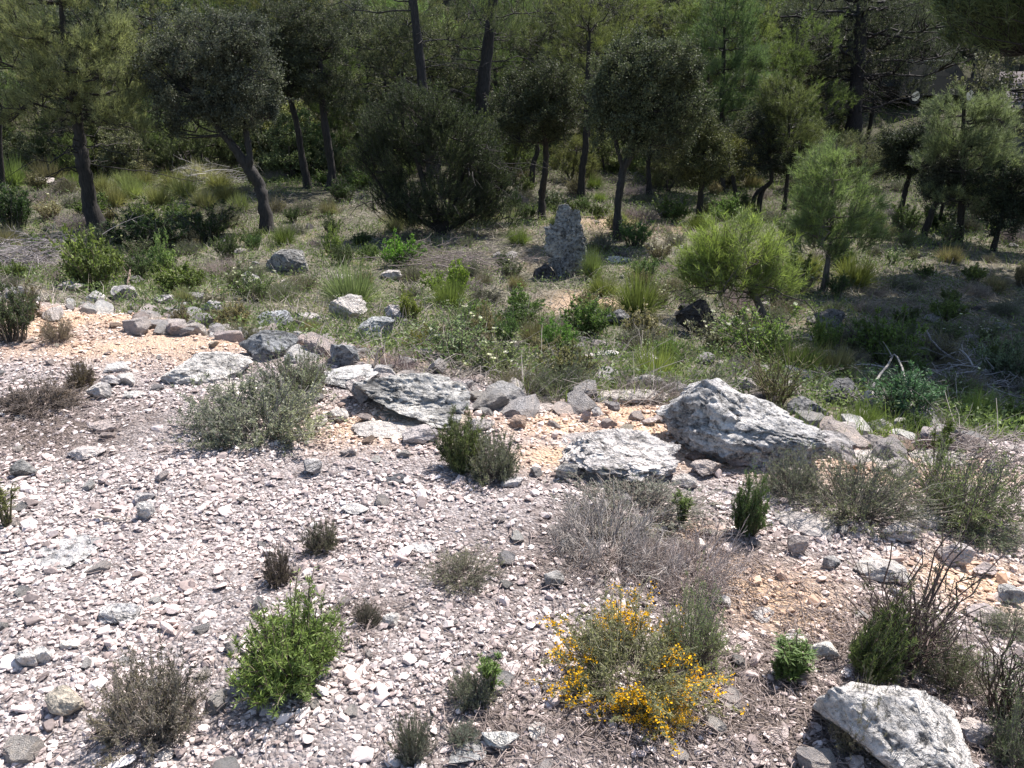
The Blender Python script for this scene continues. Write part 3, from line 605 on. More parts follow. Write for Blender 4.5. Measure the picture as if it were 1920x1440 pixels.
def pillar(v):
    v = v.copy(); v[:, 0] *= (1 + .12 * np.clip(v[:, 2], -1, 1)); v[:, 2] = np.minimum(v[:, 2], .72 + .12 * v[:, 0]) / .8; v[:, 0] += -.2 * v[:, 2]; return v
rock(1062, 468, 84, 126, (.42, .41, .40), 'tall standing boulder with white lichen before the trees', dep=.75, sub=5, seed=42, name='standing_boulder', cat='boulder', cuts=9, cut=.72, shape=pillar, land='the standing boulder', rough=.2, sink=.12, hf=1.15)
rock(1022, 508, 46, 36, (.14, .13, .13), 'dark low rock at the foot of the standing boulder', dep=.8, sub=4)
rock(1178, 742, 178, 46, (.60, .55, .49), 'long flat pale rock above the orange clay', dep=.35, sub=4, seed=45, name='flat_rock', land='the long flat rock', sink=.3)
rock(1310, 607, 85, 62, (.07, .065, .065), 'black pyramid shaped rock on the flat', dep=.8, sub=4, seed=47, cuts=5, cut=.5, land='the black pyramid rock', hf=1.7, sink=.1, shape=wedge(0.1, low=.15))
rock(535, 492, 88, 50, (.30, .29, .28), 'dark grey rock behind the green shrubs near the forked oak', dep=.7, sub=4, seed=51, land='the dark oak rock')
rock(1160, 487, 58, 18, (.55, .55, .48), 'flat pale stone behind the grass by the standing boulder', dep=.6, sub=4)
HR = [  # px, py, w, h, colour, label
 (640, 705, 150, 60, (.62, .59, .57), 'flat embedded grey ledge at the head of the sloping slab'), (715, 805, 150, 44, 'pale', 'flat pale ledge below the sloping slab'), (560, 655, 120, 40, (.62, .59, .57), 'flat embedded ledge between the grey thyme and rim'),
 (1040, 750, 170, 36, 'pale', 'flat pale bedrock strip on the rim by feathery shrubs'), (945, 775, 120, 30, (.6, .57, .55), 'flat grey bedrock strip at the slab end'), (1090, 830, 120, 40, 'pale', 'flat pale ledge leading to the domed boulder'), (440, 720, 110, 40, 'pale', 'flat pale ledge beside the broad flat rock'),
 (1480, 930, 150, 50, 'pale', 'flat pale ledge below the wedge boulder tail'), (1640, 870, 170, 40, 'pale', 'flat pale bedrock strip on the far rim'), (1535, 985, 135, 58, 'pale', 'jagged pale rock with dark hollows below the wedge boulder'), (85, 1040, 140, 60, (.64, .61, .60), 'flat grey slab rock with blue tone in the gravel'),
 (215, 1142, 92, 74, (.64, .61, .60), 'flat grey rock with a pale edge in open gravel'), (122, 1205, 46, 36, 'white', 'bright white stone below the flat grey rock'),
 (116, 1325, 82, 62, 'cream', 'cream coloured rock beside the brownish thyme'), (42, 1240, 46, 42, 'white', 'white three cornered stone at the photo edge'),
 (75, 1232, 34, 34, 'white', 'small white stone between the white triangle and round stone'), (145, 852, 82, 34, 'pale', 'long pale stone in the upper gravel'),
 (32, 882, 52, 40, (.3, .29, .28), 'grey stone with brown underside at the photo edge'), (265, 935, 44, 26, 'grey', 'dark grey stone lying on the pale gravel'),
 (268, 960, 44, 36, 'white', 'white stone touching the dark grey stone'), (183, 737, 50, 34, 'grey', 'grey round stone among the upper white stones'),
 (680, 735, 70, 54, 'pale', 'pale block standing at the end of the sloping slab'), (632, 778, 58, 36, 'pale', 'pale stone with pink face near the large grey thyme'),
 (665, 955, 62, 30, 'white', 'flat white stone in mid gravel'), (790, 1026, 54, 24, 'white', 'bright white oval stone above the flat grey cushion'),
 (732, 1165, 42, 30, 'white', 'white stone between the bright rosemary and green sprout'), (1502, 1027, 46, 46, 'pink', 'pink wedge shaped stone below the jagged rock'),
 (1560, 1056, 42, 36, 'grey', 'grey cube like stone beside the pink wedge'), (1440, 1158, 66, 26, 'white', 'slim white slab between the gorse and the dark broom'),
 (1868, 1160, 88, 42, 'pink', 'pale pink block near the photo edge'), (1465, 1376, 54, 44, 'pink', 'pinkish flat stone below the bushy sprout'),
 (1838, 1380, 66, 62, 'pale', 'pale rock beside the slab boulder'), (640, 515, 36, 16, 'pale', 'flat pale stone in the grass'), (105, 350, 46, 26, (.14, .12, .1), 'dark brown rock beyond the yellow pine'),
 (78, 342, 50, 20, 'pale', 'pale rock beside the dark brown rock'), (130, 537, 46, 22, 'pale', 'pale rock on the rim below the dead branches'),
 (215, 547, 62, 40, 'grey', 'grey rock on the rim beside the light green shrub'), (176, 556, 44, 22, 'white', 'white rock on the rim beside the grey rock'),
 (515, 597, 78, 46, (.36, .37, .38), 'rounded blue grey rim rock'), (655, 580, 86, 56, 'pale', 'pale rim rock half hidden by a tussock'),
 (470, 535, 46, 42, 'grey', 'upright grey stone in the grass'), (735, 517, 50, 26, 'pale', 'pale stone in grass behind the rim'), (700, 618, 86, 56, (.4, .4, .41), 'lumpy grey rim rock with lichen'),
 (640, 668, 76, 56, (.34, .345, .36), 'sloping grey rock beside the sloping slab'), (1140, 657, 52, 30, 'white', 'white block stone in the flat'), (1155, 595, 56, 34, (.2, .2, .2), 'dark stone under the green tussock'),
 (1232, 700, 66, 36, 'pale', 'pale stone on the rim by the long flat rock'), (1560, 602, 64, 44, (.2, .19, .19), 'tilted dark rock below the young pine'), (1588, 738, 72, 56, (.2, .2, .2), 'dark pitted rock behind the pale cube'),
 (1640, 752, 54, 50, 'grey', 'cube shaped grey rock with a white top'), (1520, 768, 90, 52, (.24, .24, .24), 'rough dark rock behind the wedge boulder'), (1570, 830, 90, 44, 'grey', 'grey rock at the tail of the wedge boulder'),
 (745, 897, 66, 24, (.16, .16, .17), 'flat black stone in mid gravel'), (972, 793, 40, 32, 'brown', 'brown stone on the orange clay'), (1118, 876, 66, 34, 'brown', 'brown broken stone under the domed boulder'),
 (1068, 886, 46, 40, 'grey', 'grey stone against the domed boulder'), (1330, 882, 66, 40, 'pink', 'pink rubble stone beside the wedge boulder'), (1392, 866, 56, 36, 'pink', 'pink rubble stone at the base of the wedge boulder'),
 (1312, 855, 50, 30, 'brown', 'brown rubble stone beside the wedge boulder'), (1340, 812, 30, 36, 'pale', 'pointed pale stone leaning on the wedge boulder'), (940, 1396, 76, 46, 'white', 'big white stone at the bottom of the gravel'),
 (880, 1418, 90, 40, (.5, .49, .48), 'pale grey stone beside the big white stone'), (1005, 1375, 46, 28, 'white', 'white stone beyond the big white stone'), (1080, 1254, 38, 34, 'pink', 'round pink stone in the shade of the gorse'),
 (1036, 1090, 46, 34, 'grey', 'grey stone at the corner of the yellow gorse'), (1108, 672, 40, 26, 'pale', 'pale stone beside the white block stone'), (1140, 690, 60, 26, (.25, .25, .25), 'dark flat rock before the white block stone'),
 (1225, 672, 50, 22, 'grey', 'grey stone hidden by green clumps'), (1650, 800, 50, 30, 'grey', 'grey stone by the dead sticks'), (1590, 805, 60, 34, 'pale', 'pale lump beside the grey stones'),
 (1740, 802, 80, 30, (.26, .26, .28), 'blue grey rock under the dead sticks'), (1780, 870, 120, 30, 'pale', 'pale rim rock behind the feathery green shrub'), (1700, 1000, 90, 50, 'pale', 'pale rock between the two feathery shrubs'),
 (1640, 930, 100, 40, 'pink', 'pink rock under the wispy grey shrub'), (1740, 975, 90, 50, 'pale', 'pale rock below the feathery green shrub'), (1800, 1045, 66, 56, 'pale', 'pale upright rock behind the tall dark broom'),
 (1670, 1075, 100, 60, 'pale', 'pale rock seen through the tall dark broom'), (1900, 1000, 90, 30, 'grey', 'flat grey rock at the photo edge'), (1855, 1070, 60, 30, 'pink', 'pink stone above the pale pink block'),
 (1900, 1120, 60, 44, 'grey', 'grey rock at the edge above the pale block'), (1545, 1225, 60, 40, 'white', 'white stone beyond the bushy sprout'), (1505, 1195, 50, 30, 'white', 'white flat stone near the tall dark broom'),
 (1360, 1130, 36, 24, 'white', 'small white slab by the gorse'), (1310, 1225, 34, 26, 'white', 'white chip beside the gorse foot'), (540, 665, 0, 0, None, None),
 (600, 790, 40, 24, 'pale', 'pale stone under the large grey thyme'), (585, 880, 40, 34, 'white', 'white stone below the large grey thyme'), (300, 1420, 40, 26, 'pale', 'pale stone under the brownish thyme'),
 (210, 690, 50, 24, 'white', 'white stone topmost of the pale trio'), (232, 712, 44, 26, 'white', 'white stone middle of the pale trio'), (200, 715, 40, 24, 'white', 'white stone lowest of the pale trio'), (245, 740, 40, 20, 'white', 'white stone beside the pale trio'),
 (185, 800, 54, 30, 'pink', 'pink stone in the upper gravel'), (440, 625, 60, 30, (.4, .4, .4), 'grey hump at the end of the orange bank'), (300, 560, 50, 24, 'grey', 'grey stone on the rim behind orange clay'), (395, 575, 56, 34, 'grey', 'grey stone on the rim in dry grass'),
 (340, 575, 40, 22, 'grey', 'small grey stone in rim debris'), (580, 600, 50, 34, 'pale', 'pale rim stone beside the rounded rock'), (740, 590, 50, 34, 'grey', 'grey stone behind the lumpy rim rock'),
 (760, 640, 46, 26, 'grey', 'grey stone on the orange rim patch'), (870, 765, 70, 26, 'grey', 'grey rock at the lower end of the sloping slab'), (960, 745, 60, 26, 'grey', 'grey rock on the rim under shrubs'), (1010, 765, 66, 24, 'pale', 'pale rock on the rim under shrubs'),
 (1220, 790, 36, 20, 'pink', 'pink stone on the orange clay shelf'), (1098, 782, 24, 24, 'pink', 'pointed pink stone on the clay shelf'), (1500, 900, 60, 40, 'pale', 'pale tail stone of the wedge boulder'), (1290, 905, 60, 30, 'pale', 'pale stone at the end of the domed boulder'), (960, 905, 50, 26, 'grey', 'grey stone beside the paired thyme'), (790, 815, 80, 44, 'pale', 'pale rock below the cream ledge'), (900, 800, 60, 30, 'pale', 'pale stone on the clay beside the paired thyme')]
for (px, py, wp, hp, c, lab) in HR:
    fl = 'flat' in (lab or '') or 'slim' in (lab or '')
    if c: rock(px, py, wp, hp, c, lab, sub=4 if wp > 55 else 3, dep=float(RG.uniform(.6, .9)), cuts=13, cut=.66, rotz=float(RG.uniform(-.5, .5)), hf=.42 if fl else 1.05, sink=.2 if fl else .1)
# loose stones big enough to count
r = np.random.default_rng(21); used = [np.array(o.location)[:2] for o in COL.objects if o.name.startswith(('rock', 'boulder', 'flat', 'stand'))]
SM = []
for k in range(14):
    v, f = rock_verts(300 + k, 3, 12, .7, .06, .2); mb = MB(); v = v / np.abs(v).max(0) * .5; mb.add(v, f); SM.append(mb.mesh('stone', M_FRESH, False))
cnt = 0
for _ in range(6000):
    if cnt >= 290: break
    y = r.uniform(0, 1); px = r.uniform(-20, 1940); py = r.uniform(640, 1450) if y < .6 else r.uniform(380, 760); p = P(px, py); s = float(edge_s(p[0], p[1]))
    if p[1] > 16 or any(np.hypot(*(p[:2] - u)) < .10 for u in used): continue
    rim = abs(s) < .5
    if not rim and s < 0 and r.uniform() < .35: continue
    sz = (.04 + .06 * r.uniform()**1.6) * (1.5 if rim else 1) * (2.2 if s > .5 else 1); cn = ['white', 'pale', 'pink', 'pale', 'grey'][int(r.integers(0, 5))]
    if s > .5: cn = ['grey', 'dark', 'pale', 'grey'][int(r.integers(0, 4))]
    if float(zone_orange(np.array([p[0]]), np.array([p[1]]))[0]) > .4: cn = ['pink', 'brown', 'cream'][int(r.integers(0, 3))]
    o = link('stone', SM[int(r.integers(0, 14))], None, jit(r, ROCKC[cn], .1, .015)); hz = sz * r.uniform(.4, .7)
    o.location = (p[0], p[1], p[2] + hz * .25); o.scale = (sz * r.uniform(.9, 1.3), sz * r.uniform(.7, 1), hz); o.rotation_euler = (r.uniform(-.3, .3), r.uniform(-.3, .3), r.uniform(0, 6.28))
    props(o, None, 'stone', 'loose limestone stones'); PLACED.append((o, cn + ' stone', p)); used.append(p[:2]); cnt += 1

# broken rocks strewn along the rim of the slope
r = np.random.default_rng(23); cnt = 0
for _ in range(5000):
    if cnt >= 175: break
    x = r.uniform(-4.4, 2.6); y = float(np.interp(x, EX, EY)) + r.uniform(-.15, 1.1) ** 1; s = float(edge_s(x, y))
    if not -.2 < s < 1.0 or any(np.hypot(x - u[0], y - u[1]) < .085 for u in used) or not in_view(x, y, .02): continue
    sz = .07 + .16 * r.uniform()**1.6; cn = ['grey', 'grey', 'pale', 'white', 'pink'][int(r.integers(0, 5))]
    o = link('rim_rock', SM[int(r.integers(0, 14))], None, jit(r, tuple(min(.95, 1.2 * q) for q in ROCKC[cn]), .15, .015)); hz = sz * r.uniform(.5, .85); z = float(height(x, y))
    o.location = (x, y, z + hz * .25); o.scale = (sz * r.uniform(.9, 1.4), sz * r.uniform(.7, 1), hz); o.rotation_euler = (r.uniform(-.4, .4), r.uniform(-.4, .4), r.uniform(0, 6.28))
    props(o, None, 'rock', 'broken rocks along the rim'); PLACED.append((o, cn + ' rim rock', np.array([x, y, z]))); used.append(np.array([x, y])); cnt += 1
# ------------------------------------------------------------------ trees
def limbs_and_clumps(r, paths, blobs, nclump, pack=1.0):
    """clump centres inside the blobs (cx, cy, cz, rx, ry, rz); returns centres and branch tubes"""
    vol = np.array([b[3] * b[4] * b[5] for b in blobs]); cnt = np.maximum((nclump * vol / vol.sum()).astype(int), 3); C = []
    for b, n in zip(blobs, cnt):
        d = rnd_dir(r, n); q = r.uniform(.25, 1, n)**(.45); C.append(np.array(b[:3]) + d * q[:, None] * np.array(b[3:]))
    return np.concatenate(C)
def connect(r, mb, starts, srad, ends, erad, K=5, sag=0., n=4):
    """from every end to its closest start"""
    d = np.linalg.norm((ends[:, None] - starts[None]) * np.array([1, 1, 1.0]), axis=-1) + np.maximum(starts[None, :, 2] - ends[:, None, 2], 0) * 1.5
    j = d.argmin(1); a = starts[j]; c = a + (ends - a) * np.array([.55, .55, .35 + sag]) + r.normal(size=ends.shape) * .05 * d.min(1)[:, None]
    Q = bez(a, c, ends, K); Q[:, 1:-1] += r.normal(size=Q[:, 1:-1].shape) * .03 * d.min(1)[:, None, None]
    rr = np.minimum(srad[j] * .7, erad * 2.2)[:, None] * np.linspace(1, 0, K)[None] + erad * np.linspace(0, 1, K)[None]
    tubes(mb, Q, rr, n); return Q
def subdiv_path(p, K=14, wob=0., r=None):
    p = np.array(p, float); t = np.linspace(0, len(p) - 1, K); k = np.minimum(t.astype(int), len(p) - 2); f = (t - k)[:, None]
    pm = np.pad(p, ((1, 1), (0, 0)), mode='reflect', reflect_type='odd'); a, b, c, d = pm[k], pm[k+1], pm[k+2], pm[k+3]
    q = .5 * ((2*b) + (-a + c) * f + (2*a - 5*b + 4*c - d) * f**2 + (-a + 3*b - 3*c + d) * f**3)
    if wob and r is not None: q[1:-1, :3] += r.normal(size=(K-2, 3)) * wob
    return q
def tree(seed, paths, blobs, style, nclump=120, dens=1.0, leafL=.035, leafW=.022, clr=.2, dead=0, limb=.02):
    """paths: list of [(x,y,z,radius) ...]; style oak / pine / juniper. returns [(part, mesh, key)]"""
    r = np.random.default_rng(seed); tb = MB(); lf = MB(); starts = []; srad = []
    for p in paths:
        q = subdiv_path(p, max(8, 5 * len(p)), 0, r); rad = np.maximum(q[:, 3], .004); ctr = q[:, :3].copy(); ctr[1:-1] += r.normal(size=(len(q) - 2, 3)) * rad[1:-1, None] * .07
        tubes(tb, ctr[None], (rad * (1 + .12 * r.normal(size=len(q)) * .5))[None], 9)
        k = len(q) // 3 if len(p) > 2 else len(q) // 3; starts.append(ctr[k:]); srad.append(rad[k:])
    starts = np.concatenate(starts); srad = np.concatenate(srad)
    C = limbs_and_clumps(r, paths, blobs, nclump)
    nl = max(6, len(C) // 9); sel = r.choice(len(C), nl, replace=False)
    Q = connect(r, tb, starts, srad, C[sel], limb * .45, 7, .1, 5); mid = np.concatenate([Q[:, k] for k in range(2, 7)]); mr = np.full(len(mid), limb * .7)
    Q2 = connect(r, tb, mid, mr, C, limb * .22, 5, 0, 3)
    if style == 'oak':
        nper = int(150 * dens); i = np.repeat(np.arange(len(C)), nper); cs = clr * r.uniform(.7, 1.25, len(C))
        # leaves sit on short twigs inside each clump
        nt_ = 9; ti = np.repeat(np.arange(len(C)), nt_); td = unit(rnd_dir(r, len(ti)) + np.array([0, 0, .45])); tl = cs[ti] * r.uniform(.6, 1.25, len(ti))
        T = bez(C[ti], C[ti] + td * (tl * .5)[:, None], C[ti] + td * tl[:, None], 3); tubes(tb, T, np.full((len(ti), 3), .0025), 3)
        m = len(ti) * max(1, nper // nt_); li = np.repeat(np.arange(len(ti)), max(1, nper // nt_)); p, d = samp(T, li, r.uniform(.1, 1, len(li)))
        p = p + r.normal(size=p.shape) * clr * .13
        leaves(lf, p, unit(d * .4 + rnd_dir(r, len(p))), leafL * r.uniform(.6, 1.2, len(p)), leafW * r.uniform(.7, 1.2, len(p)), r, .08)
    else:
        ax = np.array([starts[:, 0].mean(), starts[:, 1].mean()]); nt_ = 8 if style == 'pine' else 12; ti = np.repeat(np.arange(len(C)), nt_)
        out = C[ti].copy(); out[:, :2] -= ax; out[:, 2] = 0; upk = .75 if style == 'pine' else .9
        td = unit(unit(out) * .7 + rnd_dir(r, len(ti)) * .75 + np.array([0, 0, upk])); tl = clr * r.uniform(.7, 1.5, len(ti))
        a = C[ti] + r.normal(size=(len(ti), 3)) * clr * .35; T = bez(a, a + td * (tl * .5)[:, None], a + td * tl[:, None] + np.array([0, 0, .25]) * tl[:, None], 4); tubes(tb, T, np.full((len(ti), 4), .003), 3)
        nn = int((34 if style == 'pine' else 40) * dens); li = np.repeat(np.arange(len(ti)), nn); t = r.uniform(.25, 1, len(li)); p, d = samp(T, li, t)
        dr = unit(d * (.85 if style == 'pine' else .7) + rnd_dir(r, len(p)) * .75)
        needles(lf, p, dr, leafL * r.uniform(.7, 1.15, len(p)), leafW, r)
    if dead:
        m = dead; k = r.integers(0, max(2, len(starts) // 2), m); a = starts[k]; az = r.uniform(0, 2*pi, m); L = r.uniform(.5, 1.6, m) * (limb / .02)
        e = a + np.stack([np.cos(az), np.sin(az), r.uniform(-.35, .1, m)], -1) * L[:, None]; Q = bez(a, a + (e - a) * .5 + [0, 0, .12], e, 8); Q[:, 1:] += r.normal(size=Q[:, 1:].shape) * .035
        tubes(tb, Q, np.linspace(.012, .004, 8)[None] * np.ones((m, 1)), 4)
        i = np.repeat(np.arange(m), 7); p, d = samp(Q, i, r.uniform(.3, 1, len(i))); l = r.uniform(.1, .4, len(i))[:, None]; dd = unit(d * .5 + rnd_dir(r, len(i)))
        Q = bez(p, p + dd * l * .5, p + dd * l + r.normal(size=p.shape) * .05, 4); tubes(tb, Q, np.full((len(i), 4), .003), 3)
    mats = dict(oak=M_OAK, pine=M_NEEDLE, juniper=M_NEEDLE)
    return [('trunk', tb.mesh('trunk', M_BARK), 's'), ('crown', lf.mesh('crown', mats[style]), 'l')]
TCOL = dict(oak=(.125, .135, .105), pine=(.15, .185, .08), juniper=(.05, .065, .035))
TREES_XY = []
def put_tree(name, parts, pos, label, leaf, bark=(.028, .023, .02), scale=1., rotz=0., land=None, group=None, desc=None, cat='tree'):
    o = bpy.data.objects.new(name, None); COL.objects.link(o); o.location = pos; o.scale = (scale,) * 3 if np.isscalar(scale) else scale; o.rotation_euler = (0, 0, rotz)
    for nm, me, ck in parts: link(nm, me, o, leaf if ck == 'l' else bark)
    props(o, label, cat, group); TREES_XY.append(np.array(pos)[:2])
    if land: LAND.append((land, np.array(pos)))
    if label is None: PLACED.append((o, desc, np.array(pos)))
    return o
def hero(name, bx, by, trunks, blobs, style, label, leaf=None, bark=(.028, .023, .02), seed=1, base_y=None, **kw):
    """tree whose foot is at pixel bx, by; trunks [[(px,py,width px)...]], blobs (px,py,rx,ry[,dy]) read off the photograph"""
    p0 = P(bx, by) if base_y is None else None
    if base_y is not None:
        q = W(bx, by, base_y); p0 = np.array([q[0], base_y, float(height(q[0], base_y))])
    y0 = p0[1]; k = depth(p0) / FPX; r = np.random.default_rng(seed)
    pk = {a: kw.pop(a) for a in ('land', 'group') if a in kw}
    paths = []
    for ti, tr in enumerate(trunks):
        pts = []; dy = 0
        for j, q in enumerate(tr):
            wpt = W(q[0], q[1], y0) - p0; wy = (q[3] if len(q) > 3 else 0) + (r.normal() * .03 if j and not (ti and j == 0) else 0)
            pts.append((wpt[0], wy, wpt[2], q[2] * k / 2))
        if ti == 0: pts[0] = (0, 0, -.15, pts[0][3] * 1.35); 
        paths.append(pts)
    bl = []
    for b in blobs:
        c = W(b[0], b[1], y0) - p0; rx, rz = b[2] * k, b[3] * k; bl.append((c[0], (b[4] if len(b) > 4 else 0) + c[1] * 0, c[2], rx, max(rx, rz) * .85, rz))
    parts = tree(seed, paths, bl, style, **kw)
    return put_tree(name, parts, p0, label, leaf or TCOL[style], bark, 1., 0., **pk)

hero('pine_tree', 183, 432, [[(183, 432, 34), (172, 385, 27), (160, 310, 24), (148, 265, 22), (138, 180, 16), (120, 60, 10), (112, -20, 5)]],
     [(60, 150, 110, 85), (170, 130, 100, 100), (110, 50, 120, 70), (225, 200, 75, 50), (20, 200, 60, 40), (240, 250, 45, 28), (130, -30, 90, 50), (30, 70, 80, 60)], 'pine',
     'yellow green pine with a dark leaning trunk, tufted crown above grass', leaf=(.25, .265, .15), seed=101, nclump=330, dens=1.0, leafL=.11, leafW=.0055, clr=.16, dead=14, limb=.024, land='the yellow pine')
hero('oak_tree', 503, 435, [[(503, 435, 27), (493, 385, 22), (483, 347, 22), (463, 312, 20), (435, 270, 15), (405, 230, 11), (380, 190, 8)], [(466, 320, 16), (467, 285, 13), (458, 240, 11), (450, 190, 8), (440, 120, 6)]],
     [(370, 150, 90, 75), (455, 140, 75, 90), (400, 80, 110, 55), (330, 200, 50, 55), (470, 200, 50, 45), (300, 130, 50, 50), (380, 215, 60, 30), (440, 215, 50, 28), (330, 235, 40, 25)], 'oak',
     'holm oak with a forked black trunk and round dark crown', seed=102, nclump=400, dens=1.35, clr=.18, leaf=(.105, .115, .095), land='the forked oak', bark=(.03, .026, .024))
hero('oak_tree', 618, 358, [[(618, 358, 18), (621, 320, 15), (612, 250, 14), (603, 180, 11), (600, 100, 7)]], [(590, 120, 65, 70), (560, 60, 80, 55), (620, 170, 50, 35), (530, 110, 50, 60)], 'oak',
     'slender holm oak with an upright trunk behind the forked oak', seed=103, nclump=240, dens=1.3, land='the slender oak', leaf=(.08, .09, .06))
hero('oak_tree', 578, 352, [[(578, 352, 14), (565, 290, 12), (555, 230, 11), (540, 170, 8)]], [(520, 150, 55, 50), (560, 90, 55, 50), (500, 40, 70, 50)], 'oak',
     'thin bent holm oak between the forked oak and slender oak', seed=104, nclump=170, dens=1.3, leaf=(.09, .10, .07))
hero('juniper_bush', 835, 440, [[(830, 440, 16), (800, 360, 12), (770, 260, 8)], [(830, 435, 14), (860, 350, 10), (880, 270, 6)], [(820, 430, 12), (740, 380, 8), (700, 330, 5)], [(840, 430, 12), (920, 380, 8), (950, 330, 5)]],
     [(780, 240, 66, 62), (730, 310, 50, 60), (850, 290, 66, 70), (910, 345, 42, 60), (830, 390, 100, 40), (745, 385, 50, 40), (945, 410, 32, 30), (700, 265, 30, 40)], 'juniper',
     'great dark juniper thicket reaching to the ground', seed=105, nclump=330, dens=1.0, leafL=.045, leafW=.008, clr=.2, land='the great juniper', dead=16, leaf=(.06, .075, .045))
hero('pine_tree', 815, 345, [[(818, 345, 24), (808, 260, 22), (795, 180, 19), (785, 90, 16), (775, 0, 14), (768, -120, 10)]],
     [(700, 40, 110, 70, 1.), (720, 130, 70, 50, 1.), (850, 30, 80, 60, 1.), (760, -90, 160, 70), (850, -60, 110, 50)], 'pine', 'tall pine with a thin bare trunk rising out of the great juniper', seed=106, nclump=210, leafL=.11, leafW=.006, dead=22, land='the thin tall pine', bark=(.035, .031, .03), leaf=(.14, .16, .085))
hero('pine_tree', 905, 330, [[(905, 330, 30), (903, 250, 28), (905, 170, 24), (918, 60, 19), (928, -30, 15)]], [(900, 60, 110, 60, .8), (980, 120, 80, 60, .8), (860, 140, 60, 50, .8), (960, 20, 110, 60), (900, -60, 160, 50)], 'pine',
     'thick trunked pine behind the great juniper', seed=107, nclump=240, leafL=.10, leafW=.006, dead=16, leaf=(.13, .155, .08), bark=(.04, .034, .032), land='the thick pine')
hero('oak_tree', 1018, 412, [[(1018, 412, 15), (1016, 370, 13), (1021, 330, 12), (1024, 285, 11), (1018, 230, 8)]], [(1000, 220, 60, 65), (1050, 210, 50, 55), (1020, 160, 60, 45), (960, 200, 40, 50)], 'oak',
     'small holm oak with a thin straight black stem behind the standing boulder', seed=108, nclump=210, dens=1.3, land='the straight oak', leaf=(.07, .08, .05))
hero('oak_tree', 996, 352, [[(994, 352, 12), (1000, 310, 10), (1008, 280, 9), (1000, 240, 6)]], [(985, 220, 50, 45), (950, 240, 35, 35)], 'oak', 'small slanting oak behind the straight oak', seed=109, nclump=70)
hero('oak_tree', 1160, 452, [[(1162, 452, 19), (1158, 400, 14), (1163, 350, 14), (1170, 315, 14), (1185, 285, 12), (1200, 220, 9)], [(1170, 318, 9), (1158, 280, 8), (1150, 230, 6)]],
     [(1210, 180, 95, 75), (1160, 240, 55, 55), (1250, 240, 60, 50), (1220, 120, 90, 50), (1150, 160, 55, 50), (1290, 200, 40, 45)], 'oak', 'curved trunk holm oak with a full round crown', seed=110, nclump=400, dens=1.35, clr=.18, land='the curved oak', bark=(.03, .026, .024), leaf=(.105, .12, .08))
hero('pine_tree', 1090, 368, [[(1089, 368, 13), (1092, 320, 13), (1098, 270, 12), (1100, 180, 9), (1105, 60, 6)]], [(1100, 120, 60, 80), (1080, 200, 50, 40), (1120, 40, 80, 60)], 'pine', 'slim pine with a straight stem between two oaks', seed=111, nclump=110, leafL=.1, leafW=.006, leaf=(.15, .17, .07))
hero('oak_tree', 1218, 366, [[(1219, 366, 10), (1216, 330, 9), (1216, 300, 8), (1218, 250, 6)]], [(1220, 270, 45, 35), (1260, 260, 40, 35)], 'oak', 'thin stemmed oak behind the curved oak', seed=112, nclump=70)
hero('oak_tree', 1310, 412, [[(1311, 412, 14), (1314, 380, 12), (1316, 340, 9), (1320, 290, 7)]], [(1315, 300, 58, 50), (1285, 270, 40, 38), (1330, 250, 35, 30)], 'oak', 'small rounded olive oak beside the bright bushy pine', seed=113, nclump=170, dens=1.2, leaf=(.11, .12, .065), land='the olive oak')
hero('oak_tree', 1384, 392, [[(1386, 392, 9), (1378, 360, 8), (1374, 330, 8), (1376, 300, 6)]], [(1382, 300, 36, 38), (1360, 280, 30, 28)], 'oak', 'little yellow green tree with a single slanting stem', seed=114, nclump=80, leaf=(.16, .165, .06))
hero('oak_tree', 1420, 400, [[(1420, 400, 9), (1430, 360, 9), (1445, 335, 8), (1440, 280, 6)], [(1412, 398, 8), (1415, 370, 8), (1432, 350, 7)]], [(1440, 300, 50, 32), (1410, 240, 45, 30), (1470, 290, 40, 35)], 'oak', 'twin stemmed dark oak behind the bright bushy pine', seed=115, nclump=110, leaf=(.05, .06, .045))
hero('pine_tree', 1546, 543, [[(1546, 543, 13), (1552, 480, 9), (1560, 420, 7), (1562, 340, 5), (1566, 270, 2.5)]], [(1560, 340, 55, 45), (1560, 400, 75, 50), (1560, 455, 70, 30), (1562, 290, 28, 32), (1620, 430, 40, 30)], 'pine',
     'young pine with a thin stem and airy light green crown', seed=116, nclump=150, dens=.95, leafL=.09, leafW=.0045, clr=.13, leaf=(.20, .26, .12), land='the young pine', bark=(.10, .085, .07), dead=10, limb=.012)
hero('pine_tree', 1447, 612, [[(1447, 612, 17), (1425, 575, 14), (1405, 535, 12), (1375, 500, 9), (1370, 450, 5)]], [(1335, 510, 38, 34), (1395, 490, 48, 34), (1432, 530, 40, 20), (1375, 545, 45, 14), (1345, 475, 30, 18), (1465, 545, 22, 12), (1390, 448, 16, 18), (1312, 535, 20, 14), (1345, 455, 14, 16), (1432, 490, 14, 18), (1300, 505, 14, 12)], 'pine',
     'bright lime green bushy pine on a leaning bare trunk', seed=117, nclump=85, dens=.8, leafL=.12, leafW=.005, clr=.17, leaf=(.25, .31, .10), land='the bright bushy pine', bark=(.12, .095, .075), limb=.014, dead=6)
hero('pine_tree', 1600, 300, [[(1598, 302, 34), (1600, 240, 29), (1606, 150, 25), (1614, 60, 22), (1618, -60, 18)]], [(1500, 60, 110, 60), (1640, 90, 120, 50), (1760, 50, 130, 60), (1560, 130, 80, 45, .5), (1680, -10, 200, 60), (1700, 150, 90, 40, 1.)], 'pine',
     'massive dark trunked pine with drooping dead branches', seed=118, nclump=330, leafL=.10, leafW=.008, clr=.28, dead=60, limb=.045, leaf=(.075, .085, .065), bark=(.03, .024, .024), land='the massive pine')
